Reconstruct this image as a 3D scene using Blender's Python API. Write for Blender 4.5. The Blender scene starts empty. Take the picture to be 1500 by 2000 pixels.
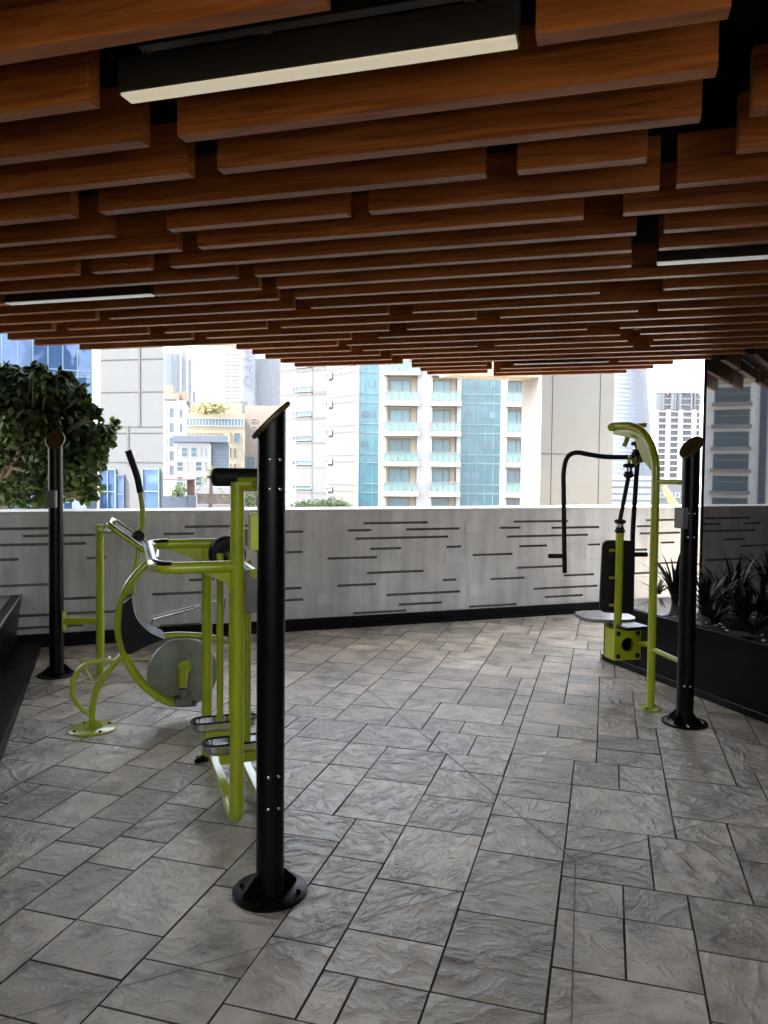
import bpy, bmesh, math, random
from mathutils import Vector, Matrix
R = math.radians
random.seed(7)
scene = bpy.context.scene
col = scene.collection

# ---------------------------------------------------------------- camera
EYE = 1.6; FPX = 1500.0; PITCH = R(2.2); ROLL = 0.0100; SHIFT = 23.0
cam_d = bpy.data.cameras.new("camera")
cam = bpy.data.objects.new("camera", cam_d); col.objects.link(cam)
cam_d.sensor_width = 36; cam_d.lens = 27.0; cam_d.shift_y = -SHIFT/2000
cam_d.clip_start = 0.05; cam_d.clip_end = 6000
CM = Matrix.Rotation(math.pi/2-PITCH, 4, 'X') @ Matrix.Rotation(ROLL, 4, 'Z')
cam.matrix_world = Matrix.Translation((0, 0, EYE)) @ CM
scene.camera = cam
# ---------------------------------------------------------------- sky and sun
SUN_AZ = math.atan2(-1.0, -0.18); SUN_EL = R(58)
world = bpy.data.worlds.new("World"); scene.world = world; world.use_nodes = True
wn = world.node_tree; bg = wn.nodes['Background']
sky = wn.nodes.new('ShaderNodeTexSky'); sky.sky_type = 'NISHITA'; sky.sun_disc = False
sky.sun_elevation = SUN_EL; sky.sun_rotation = SUN_AZ; sky.dust_density = 3.0; sky.air_density = 1.2
hs_ = wn.nodes.new('ShaderNodeHueSaturation'); hs_.inputs['Saturation'].default_value = .45   # hazy, nearly white sky
wn.links.new(sky.outputs[0], hs_.inputs['Color']); wn.links.new(hs_.outputs[0], bg.inputs[0]); bg.inputs[1].default_value = 0.15
sd = bpy.data.lights.new("sun", 'SUN'); sd.energy = 4.0; sd.angle = R(0.5); sd.color = (1, .94, .84)
sun = bpy.data.objects.new("sun", sd); col.objects.link(sun)
sv = Vector((math.sin(SUN_AZ)*math.cos(SUN_EL), math.cos(SUN_AZ)*math.cos(SUN_EL), math.sin(SUN_EL)))
sun.rotation_euler = sv.to_track_quat('Z', 'Y').to_euler(); sun.location = (0, 0, 30)
scene.view_settings.view_transform = 'Standard'; scene.view_settings.look = 'None'
scene.view_settings.exposure = 3.45; scene.view_settings.gamma = 1
scene.cycles.max_bounces = 10; scene.cycles.diffuse_bounces = 6; scene.cycles.glossy_bounces = 5
scene.cycles.use_denoising = True
scene.cycles.sample_clamp_indirect = 8

# ---------------------------------------------------------------- picture <-> world helpers
def ray(px, py):
    v = Vector(((px-750)/FPX, -(py-1000+SHIFT)/FPX, -1))
    return (CM.to_3x3() @ v)
def atY(px, py, Y):
    d = ray(px, py); return Vector((0, 0, EYE)) + d*(Y/d.y)
def ground(px, py, z=0.0):
    d = ray(px, py); return Vector((0, 0, EYE)) + d*((z-EYE)/d.z)
def onplane(px, py, P, n):
    d = ray(px, py); o = Vector((0, 0, EYE)); n = Vector(n)
    return o + d*((Vector(P)-o).dot(n)/d.dot(n))
U = Vector((.9403, .3403, 0)); V = Vector((-.3403, .9403, 0)); Z = Vector((0, 0, 1))   # terrace axes
SX = Vector((.960, -.279, 0)); SN = Vector((.279, .960, 0))                             # baffle and tile axes

# ---------------------------------------------------------------- materials
MATS = {}
def nmat(name):
    m = bpy.data.materials.new(name); m.use_nodes = True
    nt = m.node_tree; b = nt.nodes['Principled BSDF']; MATS[name] = m
    return m, nt, b
def N(nt, t, **kw):
    n = nt.nodes.new(t)
    for k, v in kw.items():
        if k in n.inputs.keys() if not isinstance(k, int) else False: n.inputs[k].default_value = v
        else: setattr(n, k, v)
    return n
def plain(name, c, rough=.5, metal=0, spec=.5, coat=0, var=.12, scale=3.0, bump=0, bscale=60, emis=None):
    m, nt, b = nmat(name)
    b.inputs['Roughness'].default_value = rough; b.inputs['Metallic'].default_value = metal
    b.inputs['Specular IOR Level'].default_value = spec; b.inputs['Coat Weight'].default_value = coat
    b.inputs['Coat Roughness'].default_value = .12
    tc = nt.nodes.new('ShaderNodeTexCoord')
    no = nt.nodes.new('ShaderNodeTexNoise'); no.inputs['Scale'].default_value = scale; no.inputs['Detail'].default_value = 6
    nt.links.new(tc.outputs['Object'], no.inputs['Vector'])
    mp = nt.nodes.new('ShaderNodeMapRange'); mp.inputs[1].default_value = .3; mp.inputs[2].default_value = .7
    mp.inputs[3].default_value = 1-var; mp.inputs[4].default_value = 1+var
    nt.links.new(no.outputs[0], mp.inputs[0])
    mx = nt.nodes.new('ShaderNodeVectorMath'); mx.operation = 'SCALE'; mx.inputs[0].default_value = c[:3]
    nt.links.new(mp.outputs[0], mx.inputs['Scale']); nt.links.new(mx.outputs[0], b.inputs['Base Color'])
    mr = nt.nodes.new('ShaderNodeMapRange'); mr.inputs[3].default_value = max(0, rough-.08); mr.inputs[4].default_value = rough+.08
    no2 = nt.nodes.new('ShaderNodeTexNoise'); no2.inputs['Scale'].default_value = scale*7; no2.inputs['Detail'].default_value = 4
    nt.links.new(tc.outputs['Object'], no2.inputs['Vector'])
    nt.links.new(no2.outputs[0], mr.inputs[0]); nt.links.new(mr.outputs[0], b.inputs['Roughness'])
    if bump:
        n3 = nt.nodes.new('ShaderNodeTexNoise'); n3.inputs['Scale'].default_value = bscale; n3.inputs['Detail'].default_value = 6
        nt.links.new(tc.outputs['Object'], n3.inputs['Vector'])
        bp = nt.nodes.new('ShaderNodeBump'); bp.inputs['Strength'].default_value = bump; bp.inputs['Distance'].default_value = .01
        nt.links.new(n3.outputs[0], bp.inputs['Height']); nt.links.new(bp.outputs[0], b.inputs['Normal'])
    if emis:
        b.inputs['Emission Color'].default_value = (*emis[0], 1); b.inputs['Emission Strength'].default_value = emis[1]
    return m

green = plain('green_paint', (.37, .41, .010), .34, coat=.5, var=.10, scale=6)
black = plain('black_powder_coat', (.0025, .0025, .0025), .34, spec=.20, var=.3, scale=8)
rubber = plain('black_rubber', (.006, .006, .006), .6, spec=.3)
chrome = plain('steel', (.55, .55, .56), .22, metal=1)
greymetal = plain('grey_plate', (.16, .145, .13), .5)
gold = plain('cap_bronze', (.09, .06, .022), .42, metal=.3)
blackfloor = plain('black_skirting', (.003, .003, .003), .5, spec=.15)
blackstone = plain('black_planter', (.0022, .0022, .0025), .35, spec=.10, var=.4, scale=4)
plantertop = plain('planter_top_glazed', (.07, .07, .085), .10, spec=.8, var=.2)
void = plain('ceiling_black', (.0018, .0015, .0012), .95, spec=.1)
soffit = plain('roof_soffit', (.55, .50, .44), .8)
lampm = plain('lamp_diffuser', (.5, .48, .42), .5, var=.02, emis=((1, .88, .62), .040))
lampdim = plain('lamp_diffuser_dim', (.8, .8, .78), .5, var=.02, emis=((.93, 1, .96), .022))
lampbody = plain('lamp_housing', (.022, .021, .018), .35, spec=.4)
disc_m = plain('flywheel_cover', (.20, .215, .15), .45, var=.25, scale=9)
seatm = plain('seat_plastic', (.004, .0035, .0035), .55, spec=.25)
seatpan = plain('seat_pan_plastic', (.21, .21, .24), .16, spec=.8)  # pale lavender base colour paints in the sky's reflection

def wood():
    m, nt, b = nmat('wood_laminate')
    tc = nt.nodes.new('ShaderNodeTexCoord'); oi = nt.nodes.new('ShaderNodeObjectInfo')
    ad = nt.nodes.new('ShaderNodeVectorMath'); ad.operation = 'ADD'
    sc = nt.nodes.new('ShaderNodeVectorMath'); sc.operation = 'SCALE'; sc.inputs[0].default_value = (13, 7, 5)
    nt.links.new(oi.outputs['Random'], sc.inputs['Scale']); nt.links.new(tc.outputs['Object'], ad.inputs[0]); nt.links.new(sc.outputs[0], ad.inputs[1])
    mpg = nt.nodes.new('ShaderNodeMapping'); mpg.inputs['Scale'].default_value = (1.3, 9, 22)
    nt.links.new(ad.outputs[0], mpg.inputs[0])
    no = nt.nodes.new('ShaderNodeTexNoise'); no.inputs['Scale'].default_value = 1.6; no.inputs['Detail'].default_value = 9; no.inputs['Distortion'].default_value = 1.2
    nt.links.new(mpg.outputs[0], no.inputs['Vector'])
    cr = nt.nodes.new('ShaderNodeValToRGB')
    e = cr.color_ramp.elements; e[0].position = .30; e[0].color = (.165, .046, .0085, 1); e[1].position = .72; e[1].color = (.38, .134, .030, 1)
    x = e.new(.5); x.color = (.28, .089, .018, 1)
    nt.links.new(no.outputs[0], cr.inputs[0])
    mp2 = nt.nodes.new('ShaderNodeMapping'); mp2.inputs['Scale'].default_value = (2.5, 120, 120)
    nt.links.new(ad.outputs[0], mp2.inputs[0])
    n2 = nt.nodes.new('ShaderNodeTexNoise'); n2.inputs['Scale'].default_value = 1; n2.inputs['Detail'].default_value = 4
    nt.links.new(mp2.outputs[0], n2.inputs['Vector'])
    mr = nt.nodes.new('ShaderNodeMapRange'); mr.inputs[1].default_value = .3; mr.inputs[2].default_value = .7; mr.inputs[3].default_value = .88; mr.inputs[4].default_value = 1.08
    nt.links.new(n2.outputs[0], mr.inputs[0])
    vm = nt.nodes.new('ShaderNodeVectorMath'); vm.operation = 'SCALE'
    nt.links.new(cr.outputs[0], vm.inputs[0]); nt.links.new(mr.outputs[0], vm.inputs['Scale'])
    m2 = nt.nodes.new('ShaderNodeMapRange'); m2.inputs[3].default_value = .80; m2.inputs[4].default_value = 1.16
    nt.links.new(oi.outputs['Random'], m2.inputs[0])
    vm2 = nt.nodes.new('ShaderNodeVectorMath'); vm2.operation = 'SCALE'
    nt.links.new(vm.outputs[0], vm2.inputs[0]); nt.links.new(m2.outputs[0], vm2.inputs['Scale'])
    nt.links.new(vm2.outputs[0], b.inputs['Base Color'])
    b.inputs['Roughness'].default_value = .45; b.inputs['Specular IOR Level'].default_value = .25
    return m
woodm = wood()

def floor_mats():
    m, nt, b = nmat('stamped_concrete')
    at = nt.nodes.new('ShaderNodeAttribute'); at.attribute_name = 'tile'
    tc = nt.nodes.new('ShaderNodeTexCoord')
    off = nt.nodes.new('ShaderNodeVectorMath'); off.operation = 'SCALE'; off.inputs[0].default_value = (9, 17, 0)
    nt.links.new(at.outputs['Fac'], off.inputs['Scale'])
    ad = nt.nodes.new('ShaderNodeVectorMath'); ad.operation = 'ADD'
    vr = nt.nodes.new('ShaderNodeVectorRotate'); vr.rotation_type = 'Z_AXIS'; an = nt.nodes.new('ShaderNodeMath'); an.operation = 'MULTIPLY'; an.inputs[1].default_value = 25.0
    nt.links.new(at.outputs['Fac'], an.inputs[0]); nt.links.new(an.outputs[0], vr.inputs['Angle']); nt.links.new(tc.outputs['Object'], vr.inputs['Vector'])
    nt.links.new(vr.outputs[0], ad.inputs[0]); nt.links.new(off.outputs[0], ad.inputs[1])
    # colour: broad stains over tiles + per-tile shift + fine mottling
    n1 = nt.nodes.new('ShaderNodeTexNoise'); n1.inputs['Scale'].default_value = .9; n1.inputs['Detail'].default_value = 5
    nt.links.new(tc.outputs['Object'], n1.inputs['Vector'])
    n2 = nt.nodes.new('ShaderNodeTexNoise'); n2.inputs['Scale'].default_value = 4.5; n2.inputs['Detail'].default_value = 8; n2.inputs['Distortion'].default_value = .2
    nt.links.new(ad.outputs[0], n2.inputs['Vector'])
    cr = nt.nodes.new('ShaderNodeValToRGB'); e = cr.color_ramp.elements
    e[0].position = .32; e[0].color = (.235, .190, .140, 1); e[1].position = .72; e[1].color = (.61, .520, .405, 1)
    x = e.new(.5); x.color = (.455, .385, .298, 1)
    nt.links.new(n2.outputs[0], cr.inputs[0])
    def mr(src, a, c, lo=.3, hi=.7):
        q = nt.nodes.new('ShaderNodeMapRange'); q.inputs[1].default_value = lo; q.inputs[2].default_value = hi
        q.inputs[3].default_value = a; q.inputs[4].default_value = c; nt.links.new(src, q.inputs[0]); return q.outputs[0]
    def mul(v, s):
        q = nt.nodes.new('ShaderNodeVectorMath'); q.operation = 'SCALE'; nt.links.new(v, q.inputs[0]); nt.links.new(s, q.inputs['Scale']); return q.outputs[0]
    c = mul(cr.outputs[0], mr(n1.outputs[0], .72, 1.24)); c = mul(c, mr(at.outputs['Fac'], .74, 1.2, 0, 1))
    nt.links.new(c, b.inputs['Base Color'])
    # slate-like relief
    w = nt.nodes.new('ShaderNodeTexNoise'); w.noise_type = 'RIDGED_MULTIFRACTAL'; w.inputs['Scale'].default_value = 7.5; w.inputs['Detail'].default_value = 9; w.inputs['Roughness'].default_value = .62; w.inputs['Distortion'].default_value = .35; w.inputs['Offset'].default_value = .9; w.inputs['Gain'].default_value = 1.6
    mp = nt.nodes.new('ShaderNodeMapping'); mp.inputs['Scale'].default_value = (1, 1.45, 1); mp.inputs['Rotation'].default_value = (0, 0, R(-35))
    nt.links.new(ad.outputs[0], mp.inputs[0]); nt.links.new(mp.outputs[0], w.inputs['Vector'])
    f = nt.nodes.new('ShaderNodeTexNoise'); f.inputs['Scale'].default_value = 85; f.inputs['Detail'].default_value = 5
    nt.links.new(ad.outputs[0], f.inputs['Vector'])
    hs = nt.nodes.new('ShaderNodeMath'); hs.operation = 'MULTIPLY_ADD'; hs.inputs[1].default_value = .45
    nt.links.new(f.outputs[0], hs.inputs[0]); nt.links.new(w.outputs[0], hs.inputs[2])
    bp = nt.nodes.new('ShaderNodeBump'); bp.inputs['Strength'].default_value = .8; bp.inputs['Distance'].default_value = .006
    nt.links.new(hs.outputs[0], bp.inputs['Height']); nt.links.new(bp.outputs[0], b.inputs['Normal'])
    nt.links.new(mr(n2.outputs[0], .34, .50), b.inputs['Roughness'])
    b.inputs['Specular IOR Level'].default_value = .6; b.inputs['Coat Weight'].default_value = .28; b.inputs['Coat Roughness'].default_value = .28; nt.links.new(bp.outputs[0], b.inputs['Coat Normal'])
    return m
tilem = floor_mats()
jointm = plain('joint_dirt', (.06, .05, .04), .9, var=.5, scale=2)

def wall_mat(name, c, streak=True):
    m, nt, b = nmat(name)
    tc = nt.nodes.new('ShaderNodeTexCoord')
    n1 = nt.nodes.new('ShaderNodeTexNoise'); n1.inputs['Scale'].default_value = 1.8; n1.inputs['Detail'].default_value = 8; n1.inputs['Distortion'].default_value = .5
    nt.links.new(tc.outputs['Object'], n1.inputs['Vector'])
    mp = nt.nodes.new('ShaderNodeMapping'); mp.inputs['Scale'].default_value = (6, 6, .7)
    nt.links.new(tc.outputs['Object'], mp.inputs[0])
    n2 = nt.nodes.new('ShaderNodeTexNoise'); n2.inputs['Scale'].default_value = 1.5; n2.inputs['Detail'].default_value = 6
    nt.links.new(mp.outputs[0], n2.inputs['Vector'])
    a = nt.nodes.new('ShaderNodeMath'); a.operation = 'ADD'
    nt.links.new(n1.outputs[0], a.inputs[0]); nt.links.new(n2.outputs[0], a.inputs[1])
    mr = nt.nodes.new('ShaderNodeMapRange'); mr.inputs[1].default_value = .7; mr.inputs[2].default_value = 1.3
    mr.inputs[3].default_value = .74; mr.inputs[4].default_value = 1.18
    nt.links.new(a.outputs[0], mr.inputs[0])
    vm = nt.nodes.new('ShaderNodeVectorMath'); vm.operation = 'SCALE'; vm.inputs[0].default_value = c
    nt.links.new(mr.outputs[0], vm.inputs['Scale']); nt.links.new(vm.outputs[0], b.inputs['Base Color'])
    n3 = nt.nodes.new('ShaderNodeTexNoise'); n3.inputs['Scale'].default_value = 70; n3.inputs['Detail'].default_value = 7
    nt.links.new(tc.outputs['Object'], n3.inputs['Vector'])
    bp = nt.nodes.new('ShaderNodeBump'); bp.inputs['Strength'].default_value = .35; bp.inputs['Distance'].default_value = .004
    nt.links.new(n3.outputs[0], bp.inputs['Height']); nt.links.new(bp.outputs[0], b.inputs['Normal'])
    b.inputs['Roughness'].default_value = .72
    return m
wallm = wall_mat('painted_concrete', (.72, .71, .685))
wallpatch = wall_mat('repaired_concrete', (.76, .75, .73))
capm = plain('wall_coping', (.70, .69, .67), .6)
colm = plain('column_render', (.245, .24, .222), .8, var=.05, scale=.8, bump=.2, bscale=80)

def glassfacade(name, c, rough=.08, metal=.6, bump=.15, bscale=.25):
    m, nt, b = nmat(name)
    b.inputs['Base Color'].default_value = (*c, 1); b.inputs['Roughness'].default_value = rough; b.inputs['Metallic'].default_value = metal
    b.inputs['Specular IOR Level'].default_value = .8
    oi = nt.nodes.new('ShaderNodeObjectInfo'); mr = nt.nodes.new('ShaderNodeMapRange'); mr.inputs[3].default_value = .7; mr.inputs[4].default_value = 1.45
    nt.links.new(oi.outputs['Random'], mr.inputs[0]); vm = nt.nodes.new('ShaderNodeVectorMath'); vm.operation = 'SCALE'; vm.inputs[0].default_value = c
    nt.links.new(mr.outputs[0], vm.inputs['Scale']); nt.links.new(vm.outputs[0], b.inputs['Base Color'])
    tc = nt.nodes.new('ShaderNodeTexCoord')
    n3 = nt.nodes.new('ShaderNodeTexNoise'); n3.inputs['Scale'].default_value = bscale; n3.inputs['Detail'].default_value = 3
    nt.links.new(tc.outputs['Object'], n3.inputs['Vector'])
    bp = nt.nodes.new('ShaderNodeBump'); bp.inputs['Strength'].default_value = bump; bp.inputs['Distance'].default_value = 1.0
    nt.links.new(n3.outputs[0], bp.inputs['Height']); nt.links.new(bp.outputs[0], b.inputs['Normal'])
    return m
darkglass = plain('tinted_glass', (.004, .005, .006), .02, spec=.62, var=0)
darkglass.node_tree.nodes['Principled BSDF'].inputs['Roughness'].default_value = .015; darkglass.node_tree.nodes['Principled BSDF'].inputs['IOR'].default_value = 2.2; darkglass.node_tree.nodes['Principled BSDF'].inputs['Specular IOR Level'].default_value = .5
for l in list(darkglass.node_tree.links):
    if l.to_socket.name == 'Roughness': darkglass.node_tree.links.remove(l)
teal = glassfacade('teal_glass', (.025, .095, .12), .2, .05, .08)
blueg = glassfacade('blue_glass', (.03, .075, .18), .06, .35, .35, .18)
winb = glassfacade('window_glass', (.030, .068, .095), .3, 0, .05)
winbay = glassfacade('bay_window_glass', (.10, .21, .26), .3, 0, .05)
winlt = glassfacade('window_glass_pale', (.028, .050, .085), .3, 0, .05)
windark = glassfacade('window_glass_dark', (.035, .05, .065), .08, .2, .05)
railg = glassfacade('rail_glass', (.25, .36, .36), .15, .2, 0)
white = plain('white_render', (.24, .24, .243), .8, var=.04, scale=.3)
cream = plain('cream_render', (.26, .22, .16), .8, var=.04, scale=.3)
beige = plain('beige_render', (.18, .158, .115), .8, var=.05, scale=.3)
peach = plain('peach_render', (.175, .135, .105), .8, var=.05, scale=.3)
bluegrey = plain('bluegrey_panel', (.06, .08, .115), .6, var=.05, scale=.3)
concpale = plain('pale_panel', (.066, .071, .076), .8, var=.05, scale=.25)
mull = plain('mullion', (.10, .16, .19), .5, var=.02)
jointline = plain('facade_joint', (.050, .051, .053), .8, var=.02)
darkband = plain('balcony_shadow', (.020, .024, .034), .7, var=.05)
towerblue = plain('tower_blue', (.030, .048, .085), .35, spec=.6, var=.06, scale=.05)
towerpale = plain('tower_pale', (.060, .070, .088), .6, var=.05, scale=.05)
letter = plain('sign_letter', (.02, .022, .06), .6, var=.02)
brickm = plain('terracotta', (.10, .045, .032), .8)
yellowm = plain('crane_yellow', (.60, .42, .06), .5)
redm = plain('crane_red', (.42, .10, .07), .5)
barkm = plain('bark', (.10, .075, .05), .85, bump=.6, bscale=30)
soilm = plain('ground_sand', (.13, .115, .095), .95, var=.2, scale=.05)
ledgem = plain('outer_ledge', (.36, .35, .33), .8)

def leafmat(name, c1, c2, rough=.38, trans=.25):
    m, nt, b = nmat(name)
    oi = nt.nodes.new('ShaderNodeNewGeometry')
    cr = nt.nodes.new('ShaderNodeValToRGB'); e = cr.color_ramp.elements
    e[0].color = (*c1, 1); e[1].color = (*c2, 1)
    nt.links.new(oi.outputs['Random Per Island'], cr.inputs[0]); nt.links.new(cr.outputs[0], b.inputs['Base Color'])
    b.inputs['Roughness'].default_value = rough; b.inputs['Specular IOR Level'].default_value = .25
    tr = nt.nodes.new('ShaderNodeBsdfTranslucent'); mx = nt.nodes.new('ShaderNodeMixShader'); mx.inputs[0].default_value = trans
    nt.links.new(cr.outputs[0], tr.inputs[0]); out = nt.nodes['Material Output']
    nt.links.new(b.outputs[0], mx.inputs[1]); nt.links.new(tr.outputs[0], mx.inputs[2]); nt.links.new(mx.outputs[0], out.inputs[0])
    return m
leafm = leafmat('tree_leaf', (.007, .018, .003), (.042, .075, .010), .6, .22)
strapm = leafmat('strap_leaf', (.003, .007, .002), (.012, .018, .005), .45, .05)
palmm = leafmat('palm_leaf', (.09, .12, .02), (.19, .21, .04), .5)
hedgem = leafmat('hedge_leaf', (.035, .065, .02), (.08, .12, .04), .5)
yelleaf = leafmat('yellow_leaf', (.14, .14, .05), (.24, .22, .08), .5)

# ---------------------------------------------------------------- mesh helpers
class MB:
    def __init__(s): s.v = []; s.f = []; s.mi = []; s.sm = []; s.cur = 0
    def add(s, vs, fs, smooth=False):
        o = len(s.v); s.v += [Vector(p) for p in vs]
        for f in fs: s.f.append([o+i for i in f]); s.mi.append(s.cur); s.sm.append(smooth)
    def box(s, c, dx, dy, dz, hx, hy, hz):
        c = Vector(c); dx = Vector(dx)*hx; dy = Vector(dy)*hy; dz = Vector(dz)*hz
        p = [c+dx*i+dy*j+dz*k for k in (-1, 1) for j in (-1, 1) for i in (-1, 1)]
        s.add(p, [(0, 2, 3, 1), (4, 5, 7, 6), (0, 1, 5, 4), (2, 6, 7, 3), (0, 4, 6, 2), (1, 3, 7, 5)])
    def cbox(s, c, dx, dy, dz, hx, hy, hz, ch):
        """box with chamfered edges"""
        bm = bmesh.new(); bmesh.ops.create_cube(bm, size=2)
        for v in bm.verts: v.co = Vector((v.co.x*hx, v.co.y*hy, v.co.z*hz))
        bmesh.ops.bevel(bm, geom=bm.edges[:], offset=ch, segments=2, affect='EDGES', profile=.5)
        M = Matrix((Vector(dx), Vector(dy), Vector(dz))).transposed(); c = Vector(c)
        bm.verts.index_update()
        s.add([c+M@v.co for v in bm.verts], [[v.index for v in f.verts] for f in bm.faces]); bm.free()
    def prism(s, poly, vec):
        n = len(poly); poly = [Vector(p) for p in poly]; vec = Vector(vec)
        s.add(poly+[p+vec for p in poly], [list(range(n))[::-1], list(range(n, 2*n))]+[(i, (i+1) % n, n+(i+1) % n, n+i) for i in range(n)])
    def tube(s, pts, r, seg=14, closed=False, caps=True, sq=None):
        pts = [Vector(p) for p in pts]; n = len(pts); rings = []
        rr = r if isinstance(r, (list, tuple)) else [r]*n
        up = None; vs = []
        for i in range(n):
            if closed: t = (pts[(i+1) % n]-pts[i-1]).normalized()
            else: t = (pts[min(i+1, n-1)]-pts[max(i-1, 0)]).normalized()
            if up is None:
                up = Vector((0, 0, 1)) if abs(t.z) < .9 else Vector((0, 1, 0))
            a = up-t*up.dot(t)
            if a.length < 1e-5: a = t.orthogonal()
            a.normalize(); up = a; b = t.cross(a)
            for k in range(seg):
                th = 2*math.pi*k/seg
                if sq: vs.append(pts[i]+a*math.copysign(sq[0], math.cos(th))*(1 if abs(math.cos(th)) > .3 else 0)+b*math.sin(th)*sq[1])
                else: vs.append(pts[i]+(a*math.cos(th)+b*math.sin(th))*rr[i])
        fs = []
        for i in range(n if closed else n-1):
            j = (i+1) % n
            for k in range(seg): l = (k+1) % seg; fs.append((i*seg+k, j*seg+k, j*seg+l, i*seg+l))
        s.add(vs, fs, True)
        if caps and not closed:
            o = len(s.v)-len(vs)
            for st, rev in ((0, False), (n-1, True)):
                ids = [o+st*seg+k for k in range(seg)]
                s.f.append(ids[::-1] if rev else ids); s.mi.append(s.cur); s.sm.append(False)
    def cyl(s, a, b, r, seg=24): s.tube([a, b], r, seg)
    def lathe(s, c, axis, prof, seg=32):
        axis = Vector(axis).normalized(); a = axis.orthogonal().normalized(); b = axis.cross(a); c = Vector(c); vs = []
        for (r, h) in prof:
            for k in range(seg):
                th = 2*math.pi*k/seg; vs.append(c+axis*h+(a*math.cos(th)+b*math.sin(th))*r)
        fs = []
        for i in range(len(prof)-1):
            for k in range(seg): l = (k+1) % seg; fs.append((i*seg+k, i*seg+l, (i+1)*seg+l, (i+1)*seg+k))
        s.add(vs, fs, True)
        o = len(s.v)-len(vs)
        for st, rev in ((0, True), (len(prof)-1, False)):
            ids = [o+st*seg+k for k in range(seg)]
            s.f.append(ids[::-1] if rev else ids); s.mi.append(s.cur); s.sm.append(False)
    def build(s, name, mats, parent=None, origin=None):
        me = bpy.data.meshes.new(name); 
        if parent is not None: o = WORG[parent.name]
        else: o = Vector(origin) if origin is not None else Vector((0, 0, 0))
        me.from_pydata([v-o for v in s.v], [], s.f)
        for m in (mats if isinstance(mats, (list, tuple)) else [mats]): me.materials.append(m)
        me.polygons.foreach_set('material_index', s.mi); me.polygons.foreach_set('use_smooth', s.sm)
        me.update()
        bm = bmesh.new(); bm.from_mesh(me); bmesh.ops.recalc_face_normals(bm, faces=bm.faces[:]); bm.to_mesh(me); bm.free()
        if any(s.sm):
            try: me.set_sharp_from_angle(angle=R(42))
            except Exception: pass
        ob = bpy.data.objects.new(name, me); col.objects.link(ob)
        if parent is not None: ob.parent = parent; WORG[ob.name] = o
        else: ob.location = o; WORG[ob.name] = o
        return ob
WORG = {}
def thing(name, label, cat, loc, group=None):
    o = bpy.data.objects.new(name, None); col.objects.link(o); o.location = loc
    o.empty_display_size = .1; o['label'] = label; o['category'] = cat
    if group: o['group'] = group
    WORG[o.name] = Vector(loc); return o
def tag(o, label, cat, group=None, kind=None):
    o['label'] = label; o['category'] = cat
    if group: o['group'] = group
    if kind: o['kind'] = kind
    return o
def struct(o): o['kind'] = 'structure'; return o
def spline(pts, n=8, closed=False):
    pts = [Vector(p) for p in pts]; out = []; m = len(pts)
    for i in range(m if closed else m-1):
        p0 = pts[(i-1) % m] if (closed or i > 0) else pts[0]*2-pts[1]
        p1 = pts[i]; p2 = pts[(i+1) % m]
        p3 = pts[(i+2) % m] if (closed or i < m-2) else pts[-1]*2-pts[-2]
        for k in range(n):
            t = k/n; out.append(.5*((2*p1)+(-p0+p2)*t+(2*p0-5*p1+4*p2-p3)*t*t+(-p0+3*p1-3*p2+p3)*t**3))
    if not closed: out.append(pts[-1])
    return out
def fillet(pts, r, n=7, closed=False):
    """polyline with rounded corners"""
    pts = [Vector(p) for p in pts]; out = []; m = len(pts)
    for i in range(m):
        if not closed and i in (0, m-1): out.append(pts[i]); continue
        p = pts[i]; a = pts[i-1]-p; b = pts[(i+1) % m]-p; q = min(r, a.length*.45, b.length*.45)
        A = p+a.normalized()*q; B = p+b.normalized()*q
        for k in range(n+1):
            t = k/n; out.append(A*(1-t)**2+p*2*t*(1-t)+B*t*t)
    return out

# ================================================================ SETTING
# ground of the city, far below the terrace
mb = MB(); mb.add([(-3000, -1500, -14), (3000, -1500, -14), (3000, 4500, -14), (-3000, 4500, -14)], [(0, 1, 2, 3)])
struct(mb.build('ground', soilm))

# terrace frame: parapet line W0 + a*U, inner side towards -V
W0 = Vector((-0.96, 7.57, 0))
def wa(px, py=1100):          # parapet coordinates of a picture point
    p = onplane(px, py, W0, V); return (p-W0).dot(U), p.z
WTOP = 1.185; SK = .115

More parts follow.
